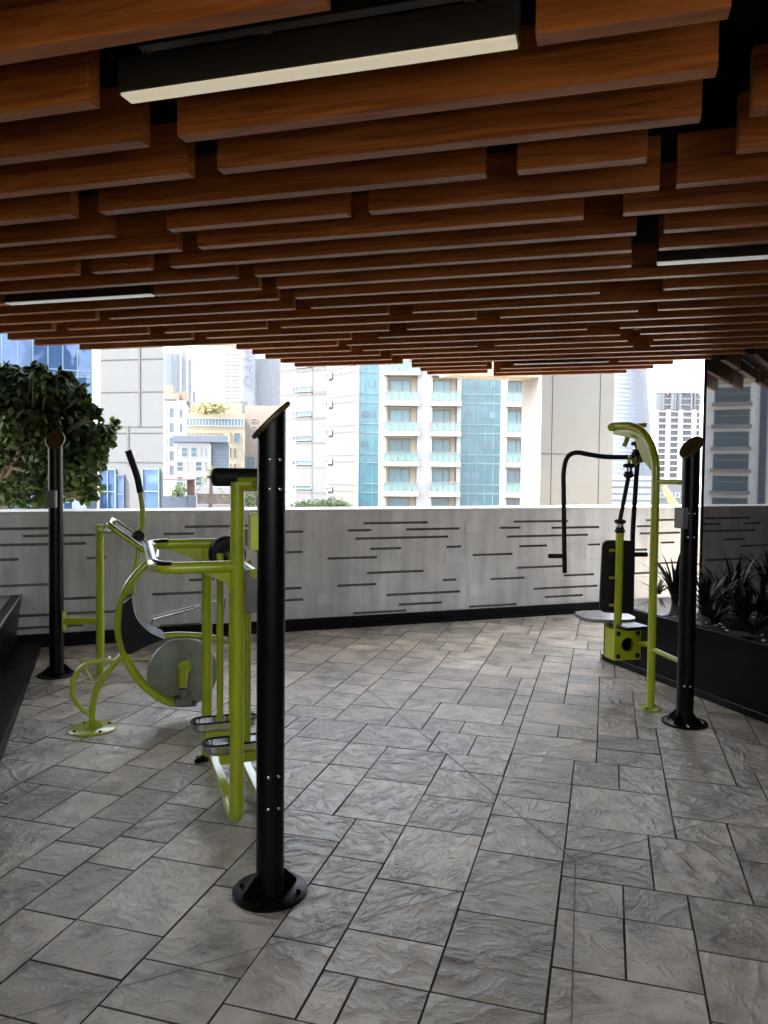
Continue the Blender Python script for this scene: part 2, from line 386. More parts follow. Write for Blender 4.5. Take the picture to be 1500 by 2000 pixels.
# floor: ashlar tiles on a 0.115 m grid, directions SX / SN
def floor():
    un = .1165; nx, ny = 132, 150; x0 = -7.6; y0 = -5.2
    occ = [[False]*ny for _ in range(nx)]
    sizes = [(3, 3), (3, 4), (2, 3), (3, 2), (3, 3), (4, 3), (2, 2), (3, 2), (3, 3), (2, 3), (3, 4), (3, 2), (4, 4)]
    mb = MB(); vals = []
    rnd = random.Random(21)
    for j in range(ny):
        for i in range(nx):
            if occ[i][j]: continue
            opts = sizes[:]; rnd.shuffle(opts); opts += [(2, 2), (1, 2), (2, 1), (1, 1)]
            for (w, h) in opts:
                if i+w <= nx and j+h <= ny and all(not occ[a][b] for a in range(i, i+w) for b in range(j, j+h)):
                    # avoid leaving one-cell slivers
                    if w+i < nx and not occ[i+w][j] and (i+w+1 >= nx or occ[i+w+1][j]) and (w, h) != (1, 1) and rnd.random() < .9 and w < 4: continue
                    break
            for a in range(i, i+w):
                for b in range(j, j+h): occ[a][b] = True
            X0 = x0+i*un; X1 = X0+w*un; Y0 = y0+j*un; Y1 = Y0+h*un
            def P(x, y, z): q = SX*x+SN*y; return Vector((q.x, q.y, z))
            c = P((X0+X1)/2, (Y0+Y1)/2, 0)
            dv = (c-W0).dot(V)
            if dv > 2.6 or c.x < -7 or c.x > 7: continue
            g = .0016; k = .0022
            def jt(): return rnd.uniform(-.0016, .0016)
            inn = [(X0+g+k+jt(), Y0+g+k+jt()), (X1-g-k+jt(), Y0+g+k+jt()), (X1-g-k+jt(), Y1-g-k+jt()), (X0+g+k+jt(), Y1-g-k+jt())]
            out = [(X0+g*.2, Y0+g*.2), (X1-g*.2, Y0+g*.2), (X1-g*.2, Y1-g*.2), (X0+g*.2, Y1-g*.2)]
            zt = rnd.uniform(-.0008, .0008)
            mb.cur = 0; mb.add([P(x, y, zt) for x, y in inn], [(0, 1, 2, 3)])
            mb.cur = 1; mb.add([P(x, y, zt-.0002) for x, y in inn]+[P(x, y, -.008) for x, y in out], [(0, 4, 5, 1), (1, 5, 6, 2), (2, 6, 7, 3), (3, 7, 4, 0)])
            vals += [rnd.random()]*5
    # long saw-cut control joints across the tiles
    cuts = [((0, 1995), (1500, 1573)), ((1124, 1683), (752, 1373)), ((1124, 1683), (1116, 2000)), ((1177, 1496), (1303, 1576)), ((752, 1373), (640, 1290))]
    mb.cur = 2
    for a, b in cuts:
        A = ground(*a); B = ground(*b); d = (B-A).normalized(); A -= d*(1.5 if a[0] == 0 else 0); B += d*(1.5 if b[0] == 1500 else 0)
        n = d.cross(Z)*.0020; nseg = 24
        for q in range(nseg):
            p0 = A.lerp(B, q/nseg)+Z*.0022; p1 = A.lerp(B, (q+1)/nseg)+Z*.0022
            mb.add([p0-n, p1-n, p1+n, p0+n], [(0, 1, 2, 3)]); vals.append(.5)
    mb.cur = 1; mb.add([(-9, -7, -.010), (9, -7, -.010), (9, 13, -.010), (-9, 13, -.010)], [(0, 1, 2, 3)]); vals.append(.5)
    ob = mb.build('terrace_floor', [tilem, jointm, plain('saw_cut', (.15, .13, .105), .9, var=.4, scale=3)]); at = ob.data.attributes.new('tile', 'FLOAT', 'FACE')
    at.data.foreach_set('value', vals); struct(ob)
    m2 = MB(); m2.box((0, 3, -7.1), (1, 0, 0), (0, 1, 0), Z, 9, 10, 6.9); o = m2.build('terrace_podium', ledgem); struct(o)
floor()

# parapet wall with recessed slots
def parapet():
    root = thing('parapet_wall', 'grey concrete parapet wall with short horizontal recessed slots', 'wall', W0)
    S = [(-60, 1034, 110), (45, 1047, 192), (-60, 1066, 168), (-60, 1095, 36), (169, 1090, 208), (-60, 1147, 110), (115, 1170, 192),
         (21, 1204, 227), (8, 1229, 163), (320, 1043, 379), (361, 1029, 501), (485, 1041, 501), (297, 1161, 397), (369, 1133, 418), (296, 1103, 326), (312, 1223, 390),
         (550, 1039, 592), (548, 1079, 591), (545, 1150, 589), (546, 1173, 592), (710, 1022, 835), (679, 1036, 725), (793, 1034, 897), (694, 1052, 875),
         (723, 1072, 783), (640, 1091, 736), (717, 1119, 827), (659, 1144, 735), (865, 1133, 891), (755, 1162, 898), (779, 1181, 862), (690, 1198, 794), (872, 1068, 900),
         (976, 1031, 1016), (1003, 1019, 1109), (1077, 1031, 1170), (990, 1048, 1148), (1014, 1067, 1068), (923, 1084, 1001), (1148, 1064, 1172), (1009, 1109, 1105),
         (958, 1131, 1024), (1101, 1124, 1160), (1042, 1150, 1166), (1064, 1166, 1138), (916, 1185, 1008),
         (1262, 1016, 1326), (1244, 1028, 1273), (1250, 1042, 1328), (1291, 1060, 1317), (1238, 1074, 1264), (1288, 1100, 1326), (1238, 1120, 1270), (1190, 1090, 1225)]
    sl = []
    for x0, y, x1 in S:
        a0, z0 = wa(x0, y); a1, _ = wa(x1, y)
        h = .009 if 'x' else 0
        sl.append((a0, z0-.012, a1, z0+.012))
    rnd = random.Random(5)      # beyond the picture's edges
    for k in range(26):
        a = rnd.choice([rnd.uniform(-7.0, -3.2), rnd.uniform(4.3, 7.2)]); z = rnd.uniform(.2, 1.08); w = rnd.uniform(.15, .7)
        if all(a+w < s[0]-.02 or a > s[2]+.02 or abs(z-(s[1]+s[3])/2) > .04 for s in sl): sl.append((a, z-.011, a+w, z+.011))
    xs = sorted({-7.5, 8.0} | {s[0] for s in sl} | {s[2] for s in sl}); zs = sorted({0.0, WTOP} | {s[1] for s in sl} | {s[3] for s in sl})
    D = .034
    def P(a, b, z): return W0+U*a+V*b+Z*z
    mb = MB()
    def inslot(a, z): return any(s[0] < a < s[2] and s[1] < z < s[3] for s in sl)
    grid = {}
    for i in range(len(xs)-1):
        for j in range(len(zs)-1): grid[i, j] = inslot((xs[i]+xs[i+1])/2, (zs[j]+zs[j+1])/2)
    for (i, j), g in grid.items():
        b = D if g else 0; x0, x1, z0, z1 = xs[i], xs[i+1], zs[j], zs[j+1]
        mb.add([P(x0, b, z0), P(x1, b, z0), P(x1, b, z1), P(x0, b, z1)], [(0, 1, 2, 3)])
        if g:
            mb.mi[-1] = 1; mb.cur = 1
            if not grid.get((i-1, j), False): mb.add([P(x0, 0, z0), P(x0, D, z0), P(x0, D, z1), P(x0, 0, z1)], [(0, 1, 2, 3)])
            if not grid.get((i+1, j), False): mb.add([P(x1, 0, z0), P(x1, D, z0), P(x1, D, z1), P(x1, 0, z1)], [(0, 1, 2, 3)])
            if not grid.get((i, j-1), False): mb.add([P(x0, 0, z0), P(x1, 0, z0), P(x1, D, z0), P(x0, D, z0)], [(0, 1, 2, 3)])
            if not grid.get((i, j+1), False): mb.add([P(x0, 0, z1), P(x1, 0, z1), P(x1, D, z1), P(x0, D, z1)], [(0, 1, 2, 3)])
            mb.cur = 0
    th = .46
    mb.add([P(-7.5, th, 0), P(8, th, 0), P(8, th, WTOP), P(-7.5, th, WTOP), P(-7.5, 0, 0), P(-7.5, 0, WTOP), P(8, 0, 0), P(8, 0, WTOP)],
           [(0, 1, 2, 3), (4, 5, 3, 0), (6, 1, 2, 7), (5, 7, 2, 3)])
    me = mb.build('wall_body', [wallm, plain('slot_shade', (.22, .20, .17), .8, var=.3)], root)  # slot faces take a darker colour that paints the shade inside them
    # square patches where the concrete was made good
    for (x0, y0, x1, y1) in [(612, 1028, 658, 1052), (618, 1158, 665, 1182), (908, 1020, 946, 1042), (868, 1078, 908, 1100), (915, 1140, 956, 1165), (864, 1168, 908, 1190), (1143, 1066, 1185, 1090), (230, 1095, 262, 1122)]:
        a0, z0 = wa(x0, y1); a1, z1 = wa(x1, y0); m = MB(); m.cbox(P((a0+a1)/2, -.0005, (z0+z1)/2), U, V, Z, (a1-a0)/2, .003, (z1-z0)/2, .0025)
        m.build('repair_patch', wallpatch, root)
    m = MB(); m.cbox(P(.25, th/2, WTOP+.011), U, V, Z, 7.76, th/2+.004, .011, .004); m.build('coping', capm, root)
    m = MB(); m.cbox(P(.25, -.014, SK/2), U, V, Z, 7.74, .012, SK/2, .003); m.cbox(P(.25, -.034, .012), U, V, Z, 7.74, .022, .014, .004)
    m.build('skirting', blackfloor, root)
parapet()

# host building right: dark reflective glass front, corner at G0, running towards the camera
G0 = ground(1178, 1289)+U*1.02; G0.z = 0
GV = -V
def host_right():
    root = thing('glass_facade', 'dark mirror-like glass building front right of the terrace', 'building', G0)
    m = MB(); m.prism([G0+Z*-.02, G0+U*4-Z*.02, G0+U*4+GV*10-Z*.02, G0+GV*10-Z*.02], Z*6.5); m.build('glass_wall', darkglass, root)
    m = MB(); m.cbox(G0-U*.004+V*.002+Z*3.2, U, V, Z, .007, .007, 3.2, .001)
    m.build('corner_trim', blackfloor, root)
    for q in (1.75, 3.6, 5.4):
        m = MB(); m.box(G0-U*.004+GV*q+Z*3.2, U, V, Z, .005, .011, 3.2); m.build('glazing_joint', blackfloor, root)
host_right()
# host building left, outside the picture: dark wall that closes the terrace
L0 = ground(80, 1270)
def host_left():
    p = L0-U*3.0; p.z = 0
    m = MB(); m.prism([p+V*.45, p+V*.45-U*3, p-U*3-V*15, p-V*15], Z*3.0)
    tag(m.build('side_building', plain('dark_cladding', (.035, .032, .03), .6), None, p), 'dark clad building wall closing the terrace beyond the left planter', 'building')
host_left()
RW = (-3.1, 2.6, 1.5, 2.66)      # opening in an unseen added wall, sized to light the near baffles
m = MB()
for x0, x1, z0, z1 in ((-8, RW[0], 0, 3), (RW[1], 9, 0, 3), (RW[0], RW[1], 0, RW[2]), (RW[0], RW[1], RW[3], 3)):
    m.box(((x0+x1)/2, -.75, (z0+z1)/2), (1, 0, 0), (0, 1, 0), Z, (x1-x0)/2, .06, (z1-z0)/2)
tag(m.build('rear_wall', wall_mat('warm_render', (.30, .20, .13)), None, (0, -.75, 0)), 'unseen brown wall behind the viewer, added with an opening to light the near baffles', 'wall')

# ceiling void and roof edge
HC = 1.0
def rowS(k): return 1.609+.2616*k if k <= 10 else 1.609+.2616*10+.2773*(k-10)
def rowpt(k, px, dz=0):      # point on the lower far edge of row k at picture column px
    s = rowS(k); P = SN*s; P = Vector((P.x, P.y, 0))
    d = ray(px, 919+.01*(px-750)); d.z = 0
    p = d*(P.dot(SN)/d.dot(SN)); return Vector((p.x, p.y, EYE+HC+dz))
def roof():
    root = thing('roof_slab', 'roof slab above the terrace with black underside behind the baffles', 'roof', (0, 0, 3.1))
    dz = 1.25
    e0 = Vector((-1.554, 6.30, 0))*dz; e1 = Vector((.197, 7.39, 0))*dz; ed = (e1-e0).normalized()
    far = [e0-ed*.2, e0+ed*2.35]
    cr = G0+V*.0-U*.35
    poly = [Vector((-9, .95, 0)), Vector((9, .95, 0)), Vector((6.5, 5.6, 0)), cr+GV*.25, rowpt(24, 1225)+SN*.12, rowpt(24, 900)+SN*.12, far[1], e0, Vector((-3.0, 8.2, 0)), Vector((-5.0, 8.0, 0)), Vector((-5.0, 6.4, 0)), Vector((-9, 6.0, 0))]  # hidden left part drawn outward to keep sun off floor and parapet
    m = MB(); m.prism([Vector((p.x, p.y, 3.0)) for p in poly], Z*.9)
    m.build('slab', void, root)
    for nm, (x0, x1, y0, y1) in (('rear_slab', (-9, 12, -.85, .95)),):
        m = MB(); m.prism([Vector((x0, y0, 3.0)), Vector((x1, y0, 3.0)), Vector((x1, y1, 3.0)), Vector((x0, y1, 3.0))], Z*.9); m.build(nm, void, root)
    n = Vector((ed.y, -ed.x, 0))
    m = MB(); m.prism([Vector((*(q.xy), 2.86)) for q in (far[0], far[1], far[1]+n*.45, far[0]+n*.45)], Z*.136)
    m.build('edge_beam', soffit, root)
roof()

# ---------------------------------------------------------------- ceiling baffles
ORD = ['first', 'second', 'third', 'fourth', 'fifth', 'sixth', 'seventh', 'eighth', 'ninth', 'tenth', 'eleventh', 'twelfth', 'thirteenth', 'fourteenth', 'fifteenth',
       'sixteenth', 'seventeenth', 'eighteenth', 'nineteenth', 'twentieth', 'twenty-first', 'twenty-second', 'twenty-third', 'twenty-fourth', 'twenty-fifth', 'twenty-sixth']
L = -420; RR = 2100
ROWS = {
 -1: [(L, 250), (330, 1150), (1230, RR)],
 0: [(L, 640), (745, 1020), (1100, 1330), (1500, RR)],
 1: [(L, 198), (1035, 1398), (1560, RR)],
 2: [(L, 295), (363, 1377), (1479, RR)],
 3: [(L, 381), (437, 1349), (1443, RR)],
 4: [(L, 157), (210, 943), (1003, 1249), (1420, RR)],
 5: [(L, 229), (338, 682), (722, 1274), (1306, RR)],
 6: [(L, 357), (396, 1130), (1206, RR)],
 7: [(L, 160), (190, 302), (342, 1232), (1285, RR)],
 8: [(L, 466), (503, 1224), (1276, RR)],
 9: [(L, 20), (309, 511), (544, 1224)],
 10: [(L, 546), (579, RR)],
 11: [(-120, 197), (220, 576), (609, 1164), (1287, RR)],
 12: [(-60, 112), (140, 758), (805, RR)],
 13: [(26, 295), (327, 523), (551, 927), (973, 1239), (1277, RR)],
 14: [(77, 380), (407, 758), (794, RR)],
 15: [(164, 686), (738, 1141), (1204, RR)],
 16: [(466, 660), (678, 1205), (1244, RR)],
 17: [(497, 685), (709, 930), (963, 1220), (1270, RR)],
 18: [(521, 741), (765, 1230), (1264, RR)],
 19: [(551, 764), (786, RR)],
 20: [(578, 785), (806, 1447)],
 21: [(804, 948), (1202, 1383)],
 22: [(821, 958), (975, 1309)],
 23: [(834, 950), (966, 1271)],
 24: [(962, 1219)],
}
TH = .052; HT = .172
def clipglass(p0, p1):
    """shorten a baffle so that it stops 3 cm before the glass front"""
    f = lambda p: (p-G0).dot(U)+.03
    g = lambda p: (p-G0).dot(V)
    if f(p1) > 0 and g(p1) < 0.05:
        t = -f(p0)/(f(p1)-f(p0)); return p0.lerp(p1, t)
    return p1
FIX = [(1, 257, 1003, 'a'), (9, 24, 305, 'b'), (9, 1272, RR, 'c'), (21, 1000, 1185, 'd')]
def baffles():
    for k, pcs in ROWS.items():
        for i, (x0, x1) in enumerate(pcs):
            p0 = rowpt(k, x0); p1 = rowpt(k, min(x1, 2100))
            p1 = clipglass(p0, p1)
            Lh = (p1-p0).length/2
            if Lh < .02: continue
            c = (p0+p1)/2-SN*(TH/2)+Z*(HT/2)
            mb = MB(); mb.cbox((0, 0, 0), (1, 0, 0), (0, 1, 0), Z, Lh, TH/2, HT/2, .0022)
            ob = mb.build('ceiling_baffle', woodm)
            d = (p1-p0).normalized(); ob.matrix_world = Matrix.Translation(c) @ Matrix((( d.x, -d.y, 0, 0), (d.y, d.x, 0, 0), (0, 0, 1, 0), (0, 0, 0, 1)))
            rn = ORD[k+1] if k >= 0 else 'first'
            if len(pcs) == 1: pl = 'single piece'
            else: pl = (ORD[i]+' piece from the left') if i < len(pcs)-1 else 'rightmost piece'
            tag(ob, f'wood ceiling baffle in the {rn} row from the camera, {pl}', 'ceiling baffle', 'wood ceiling baffles')
baffles()
def lamps():
    D = {'a': ('long dark linear lamp with lit cream underside among the nearest baffles', lampm),
         'b': ('thin linear lamp between the far baffles above the left post', lampdim),
         'c': ('black linear lamp with white underside at the right end of the ceiling', lampdim),
         'd': ('pale linear lamp at the far edge of the baffles above the column', plain('lamp_diffuser_off', (.35, .35, .33), .5, var=.02))}
    for k, x0, x1, key in FIX:
        p0 = rowpt(k, x0); p1 = rowpt(k, min(x1, 2100)); p1 = clipglass(p0, p1)
        d = (p1-p0).normalized(); n = Vector((-d.y, d.x, 0)); w = .056; h = .088
        c = (p0+p1)/2-n*(w/2); Lh = (p1-p0).length/2
        root = thing('linear_lamp', D[key][0], 'ceiling lamp', c, 'linear ceiling lamps')
        m = MB(); m.cbox(c+Z*(h/2+.006), d, n, Z, Lh, w/2, h/2, .002)
        if key == 'a':  # inverted profile: shallow reveal along the lamp
            m.box(c-n*(w/2+.002)+Z*(h*.86), d, n, Z, Lh-.01, .0015, .002)
        m.build('housing', lampbody, root)
        m = MB(); m.box(c+Z*.003, d, n, Z, Lh-.006, w/2-.003, .0035); m.build('diffuser', D[key][1], root)
        m = MB(); m.box(c+Z*(h+.05), d, n, Z, Lh-.05, .016, .012); m.build('channel', lampbody, root)
        if key in 'ab':
            for q in (-.87, -.2, .78):
                a = c+d*(Lh*q)+Z*(h+.005)
                m = MB(); m.tube([a, a+Z*.30], .0016, 6); m.tube([a+Vector((math.cos(t)*.012, 0, .012+math.sin(t)*.012)) for t in [R(x) for x in range(-80, 200, 30)]], .002, 6)
                m.build('hanging_wire', greymetal, root)
lamps()

# ---------------------------------------------------------------- planters
def planter_right():
    F0 = ground(1178, 1289); F0.z = 0
    root = thing('black_planter', 'glossy black planter box along the glass front with strappy plants', 'planter', F0, 'black planters')
    H = .50; Wd = 1.0; Ln = 5.5
    c = F0+U*(Wd/2)+GV*(Ln/2)
    m = MB(); m.cbox(c+Z*(.055+(H-.055)/2), U, V, Z, Wd/2, Ln/2, (H-.055)/2, .004); m.build('box', blackstone, root)
    m = MB(); m.cbox(c+Z*.026, U, V, Z, Wd/2+.012, Ln/2+.012, .026, .003); m.build('plinth', blackfloor, root)
    m = MB(); m.box(F0+GV*(Ln/2)-U*.0135+Z*.0535, U, V, Z, .0025, Ln/2+.012, .0018); m.build('plinth_trim', greymetal, root)
    m = MB(); m.cbox(F0+U*(Wd/2)+GV*.36+Z*(H+.004), U, V, Z, Wd/2-.02, .34, .004, .002); m.build('top_panel', plantertop, root)
    rnd = random.Random(4); m = MB(); vs = []; nu, nv = 16, 60
    for j in range(nv+1):
        for i in range(nu+1):
            vs.append(F0+U*(.02+(Wd-.04)*i/nu)+GV*(.70+(Ln-.72)*j/nv)+Z*(H-.012+rnd.uniform(0, .022)))
    m.add(vs, [(j*(nu+1)+i, j*(nu+1)+i+1, (j+1)*(nu+1)+i+1, (j+1)*(nu+1)+i) for j in range(nv) for i in range(nu)], True)
    m.build('soil', plain('planter_soil', (.010, .008, .006), .85), root)
    m = MB()
    for k in range(16):      # shiny pebbles near the front rim
        p = F0+U*rnd.uniform(.05, .30)+GV*rnd.uniform(.72, 2.2)+Z*(H+.010); r = rnd.uniform(.008, .017)
        m.lathe(p, Vector((rnd.uniform(-.4, .4), rnd.uniform(-.4, .4), 1)), [(r*.3, -r*.4), (r, -r*.1), (r*.95, r*.2), (r*.3, r*.5)], 8)
    st = m.build('pebbles', plain('pebble', (.45, .45, .43), .12, spec=.8), root); st['kind'] = 'stuff'
    return F0
F0 = planter_right()
def planter_left():
    p = L0.copy(); p.z = 0
    root = thing('black_planter', 'dark planter on a black ledge at the left edge of the terrace', 'planter', p, 'black planters')
    m = MB(); m.cbox(p-U*.6-V*2.9+Z*.04, U, V, Z, .6, 2.9, .04, .004); m.build('ledge', blackfloor, root)
    q = p-U*.20
    m = MB()
    pts = []
    for b in (0, -5.8):
        pts.append([q+U*.0+V*(b-.02)+Z*.08, q+U*.055+V*(b-.02)+Z*.50, q-U*.84+V*(b-.02)+Z*.50, q-U*.84+V*(b-.02)+Z*.08])
    m.add(pts[0]+pts[1], [(0, 1, 2, 3), (4, 7, 6, 5), (0, 4, 5, 1), (1, 5, 6, 2), (2, 6, 7, 3), (3, 7, 4, 0)])
    m.build('box', blackstone, root)
    m = MB(); m.box(q+U*.052-V*2.92+Z*.503, U, V, Z, .006, 2.9, .004); m.build('rim', greymetal, root)
    m = MB(); m.box(q-U*.42-V*2.92+Z*.503, U, V, Z, .40, 2.86, .003); m.build('top_panel', plantertop, root)
planter_left()

def strap_plant(base, n, h, spread, label, seed, lean=None):
    rnd = random.Random(seed); m = MB()
    for i in range(int(n*1.5)):
        az = rnd.uniform(0, 2*math.pi); d = Vector((math.cos(az), math.sin(az), 0)); hh = h*rnd.uniform(.55, 1.05); sp = spread*rnd.uniform(.3, 1.1)
        w = rnd.uniform(.006, .019); side = d.cross(Z); pts = []
        fold = rnd.random() < .3
        for k in range(9):
            t = k/8; zz = hh*(t-.28*t*t*(2.2 if fold else 1)); pts.append((base+d*(.02+sp*t**1.6)+Z*zz, w*(1-.05*abs(t-.4))*(1-t**3)+.0006))
        vs = []; fs = []
        for p, ww in pts: vs += [p-side*ww, p-Z*ww*.35, p+side*ww]
        for k in range(8):
            a = k*3; fs += [(a, a+1, a+4, a+3), (a+1, a+2, a+5, a+4)]
        m.add(vs, fs, True)
    tag(m.build('strap_leaf_plant', strapm, None, base), label, 'plant', 'strappy plants in the right planter')
def plants():
    def at(px, b=.5, z=.505):
        # point on planter top, b metres in from the front edge
        d = ray(px, 900); o = Vector((0, 0, 0)); P = F0+U*b; k = P.dot(U)/Vector((d.x, d.y, 0)).dot(U); q = Vector((d.x, d.y, 0))*k; return Vector((q.x, q.y, z))
    strap_plant(at(1325, .5), 30, .62, .34, 'tall strappy plant behind the right black post', 1)
    strap_plant(at(1292, .74), 12, .16, .26, 'low flat-leaved plant at the far end of the right planter', 2)
    strap_plant(at(1385, .35), 26, .46, .25, 'strappy plant with a pale upright blade just right of the right post', 3)
    strap_plant(at(1420, .58), 32, .50, .30, 'bushy strappy plant in the middle of the right planter', 4)
    strap_plant(at(1462, .40), 30, .42, .30, 'dark strappy plant third from the right post', 5)
    strap_plant(at(1500, .55), 34, .55, .32, 'dark strappy plant cut by the right edge of the picture', 6)
    strap_plant(at(1405, .22), 22, .26, .22, 'low dark tuft at the rim just right of the right post', 9)
    strap_plant(at(1445, .75), 34, .64, .22, 'tall narrow-leaved plant at the back of the right planter against the glass', 10)
    strap_plant(at(1480, .20), 24, .24, .24, 'low sprawling tuft at the rim near the right edge of the picture', 11)
    strap_plant(at(1560, .45), 34, .5, .32, 'strappy plant outside the right edge of the picture', 8)
plants()

# ---------------------------------------------------------------- posts of the outdoor gym
def post(px, py, ztop, capdir, label, bolts=((.985,), ()), seed=0, plate=None, r=.0525):
    b = ground(px, py); b.z = 0
    root = thing('gym_post', label, 'post', b, 'black gym posts')
    # tube cut at a slant under the cap
    cd = Vector((*capdir, 0)).normalized(); seg = 40; tilt = 1.0
    m = MB(); vs = []
    for k in range(seg):
        th = 2*math.pi*k/seg; o = Vector((math.cos(th), math.sin(th), 0))*r
        vs += [b+o+Z*.012, b+o+Z*(ztop-o.dot(cd)*tilt)]
    m.add(vs, [(2*k, 2*((k+1) % seg), 2*((k+1) % seg)+1, 2*k+1) for k in range(seg)], True)
    m.build('pole', black, root)
    n = (cd*tilt+Z).normalized(); c = b+Z*(ztop+.006)
    ax1 = (Z*1-cd*1/tilt).normalized(); ax2 = n.cross(ax1)
    m = MB()
    prof = [(.95, -.006), (1, -.001), (1, .007), (.96, .012), (.80, .014)]
    vs = []
    for s_, h_ in prof:
        for k in range(seg):
            th = 2*math.pi*k/seg; vs.append(c+ax1*(math.cos(th)*.096*s_)+ax2*(math.sin(th)*.070*s_)+n*h_)
    fs = [(i*seg+k, i*seg+(k+1) % seg, (i+1)*seg+(k+1) % seg, (i+1)*seg+k) for i in range(len(prof)-1) for k in range(seg)]
    m.add(vs, fs, True); m.f.append(list(range(len(m.v)-seg, len(m.v)))); m.mi.append(0); m.sm.append(False)
    m.f.append(list(range(seg))[::-1]); m.mi.append(0); m.sm.append(False)
    m.build('slanted_cap', gold, root)
    m = MB(); m.lathe(b, Z, [(.142, .0005), (.142, .010), (.138, .0125), (.056, .0125)], 48); m.build('base_plate', black, root)
    for k in range(4):
        th = R(35+90*k); d = Vector((math.cos(th), math.sin(th), 0)); s = d.cross(Z)*.004
        m = MB(); a = b+Z*.0127
        m.prism([a+d*(r-.001)-s, a+d*(r+.062)-s, a+d*(r+.058)+Z*.012-s, a+d*(r+.012)+Z*.062-s, a+d*(r-.001)+Z*.066-s], s*2); m.build('gusset', black, root)
        th += R(45); d = Vector((math.cos(th), math.sin(th), 0)); p = b+d*.112+Z*.0125
        m = MB(); m.lathe(p, Z, [(.013, 0), (.013, .002), (.009, .0022), (.009, .010), (.006, .013)], 12); m.build('bolt', chrome if seed else black, root)
    # screws that hold the machine brackets
    view = Vector((-b.x, -b.y, 0)).normalized(); sd_ = Vector((view.y, -view.x, 0))
    for z in bolts:
        for q in (-.15, .62):
            d = (view*math.cos(q)-sd_*math.sin(q)); p = b+d*(r-.001)+Z*z
            m = MB(); m.lathe(p, d, [(.0065, 0), (.0065, .003), (.004, .005)], 10); m.build('screw', chrome, root)
    if plate:
        z, side, front, w, hh = plate
        sdv = Vector((*side, 0)).normalized(); tv = sdv.cross(Z); p = b+sdv*(r+.012)+Z*z
        m = MB(); m.cbox(p, sdv, tv, Z, .016, w, hh, .004); m.build('sign_backing', front, root)
        m = MB(); m.cbox(p+sdv*.018, sdv, tv, Z, .003, w-.004, hh-.004, .001); m.build('sign_plate', greymetal, root)
    return b
PF = post(527, 1742, 1.775, (-1, -.16), 'nearest black gym post with slanted bronze cap in front of the lime machine',
          (1.637, 1.53, .46, .34), plate=(1.37, (-.92, -.2), green, .042, .068))
PR = post(1337, 1412, 1.76, (-.92, -.55), 'black gym post in front of the right planter beside the chest press', (1.35, 1.2, .25), 1,
          plate=(1.32, (-1, -.35), greymetal, .045, .066))
PL = post(111, 1318, 1.80, (.22, -1), 'black gym post at the left by the tree and the dark planter', (), plate=(1.36, (-.15, -1), greymetal, .045, .066))

# ---------------------------------------------------------------- air walker (middle-left, behind the nearest post)
def flange(root, p, r, mat=None, n=4, name='base_plate', gus=True, tr=.025):
    mat = mat or green
    m = MB(); m.lathe(p, Z, [(r, .0005), (r, .008), (r-.003, .010), (tr, .010)], 40); m.build(name, mat, root)
    for k in range(n):
        th = R(45+360/n*k); d = Vector((math.cos(th), math.sin(th), 0))
        m = MB(); m.lathe(p+d*(r*.78)+Z*.0102, Z, [(.009, 0), (.009, .007), (.006, .009)], 10); m.build('bolt', black, root)
    if gus:
        for k in range(4):
            th = R(20+90*k); d = Vector((math.cos(th), math.sin(th), 0)); s = d.cross(Z)*.003; a = p+Z*.0105
            m = MB(); m.prism([a+d*(tr-.002)-s, a+d*(tr+.045)-s, a+d*(tr+.040)+Z*.008-s, a+d*(tr-.002)+Z*.05-s], s*2); m.build('gusset', mat, root)

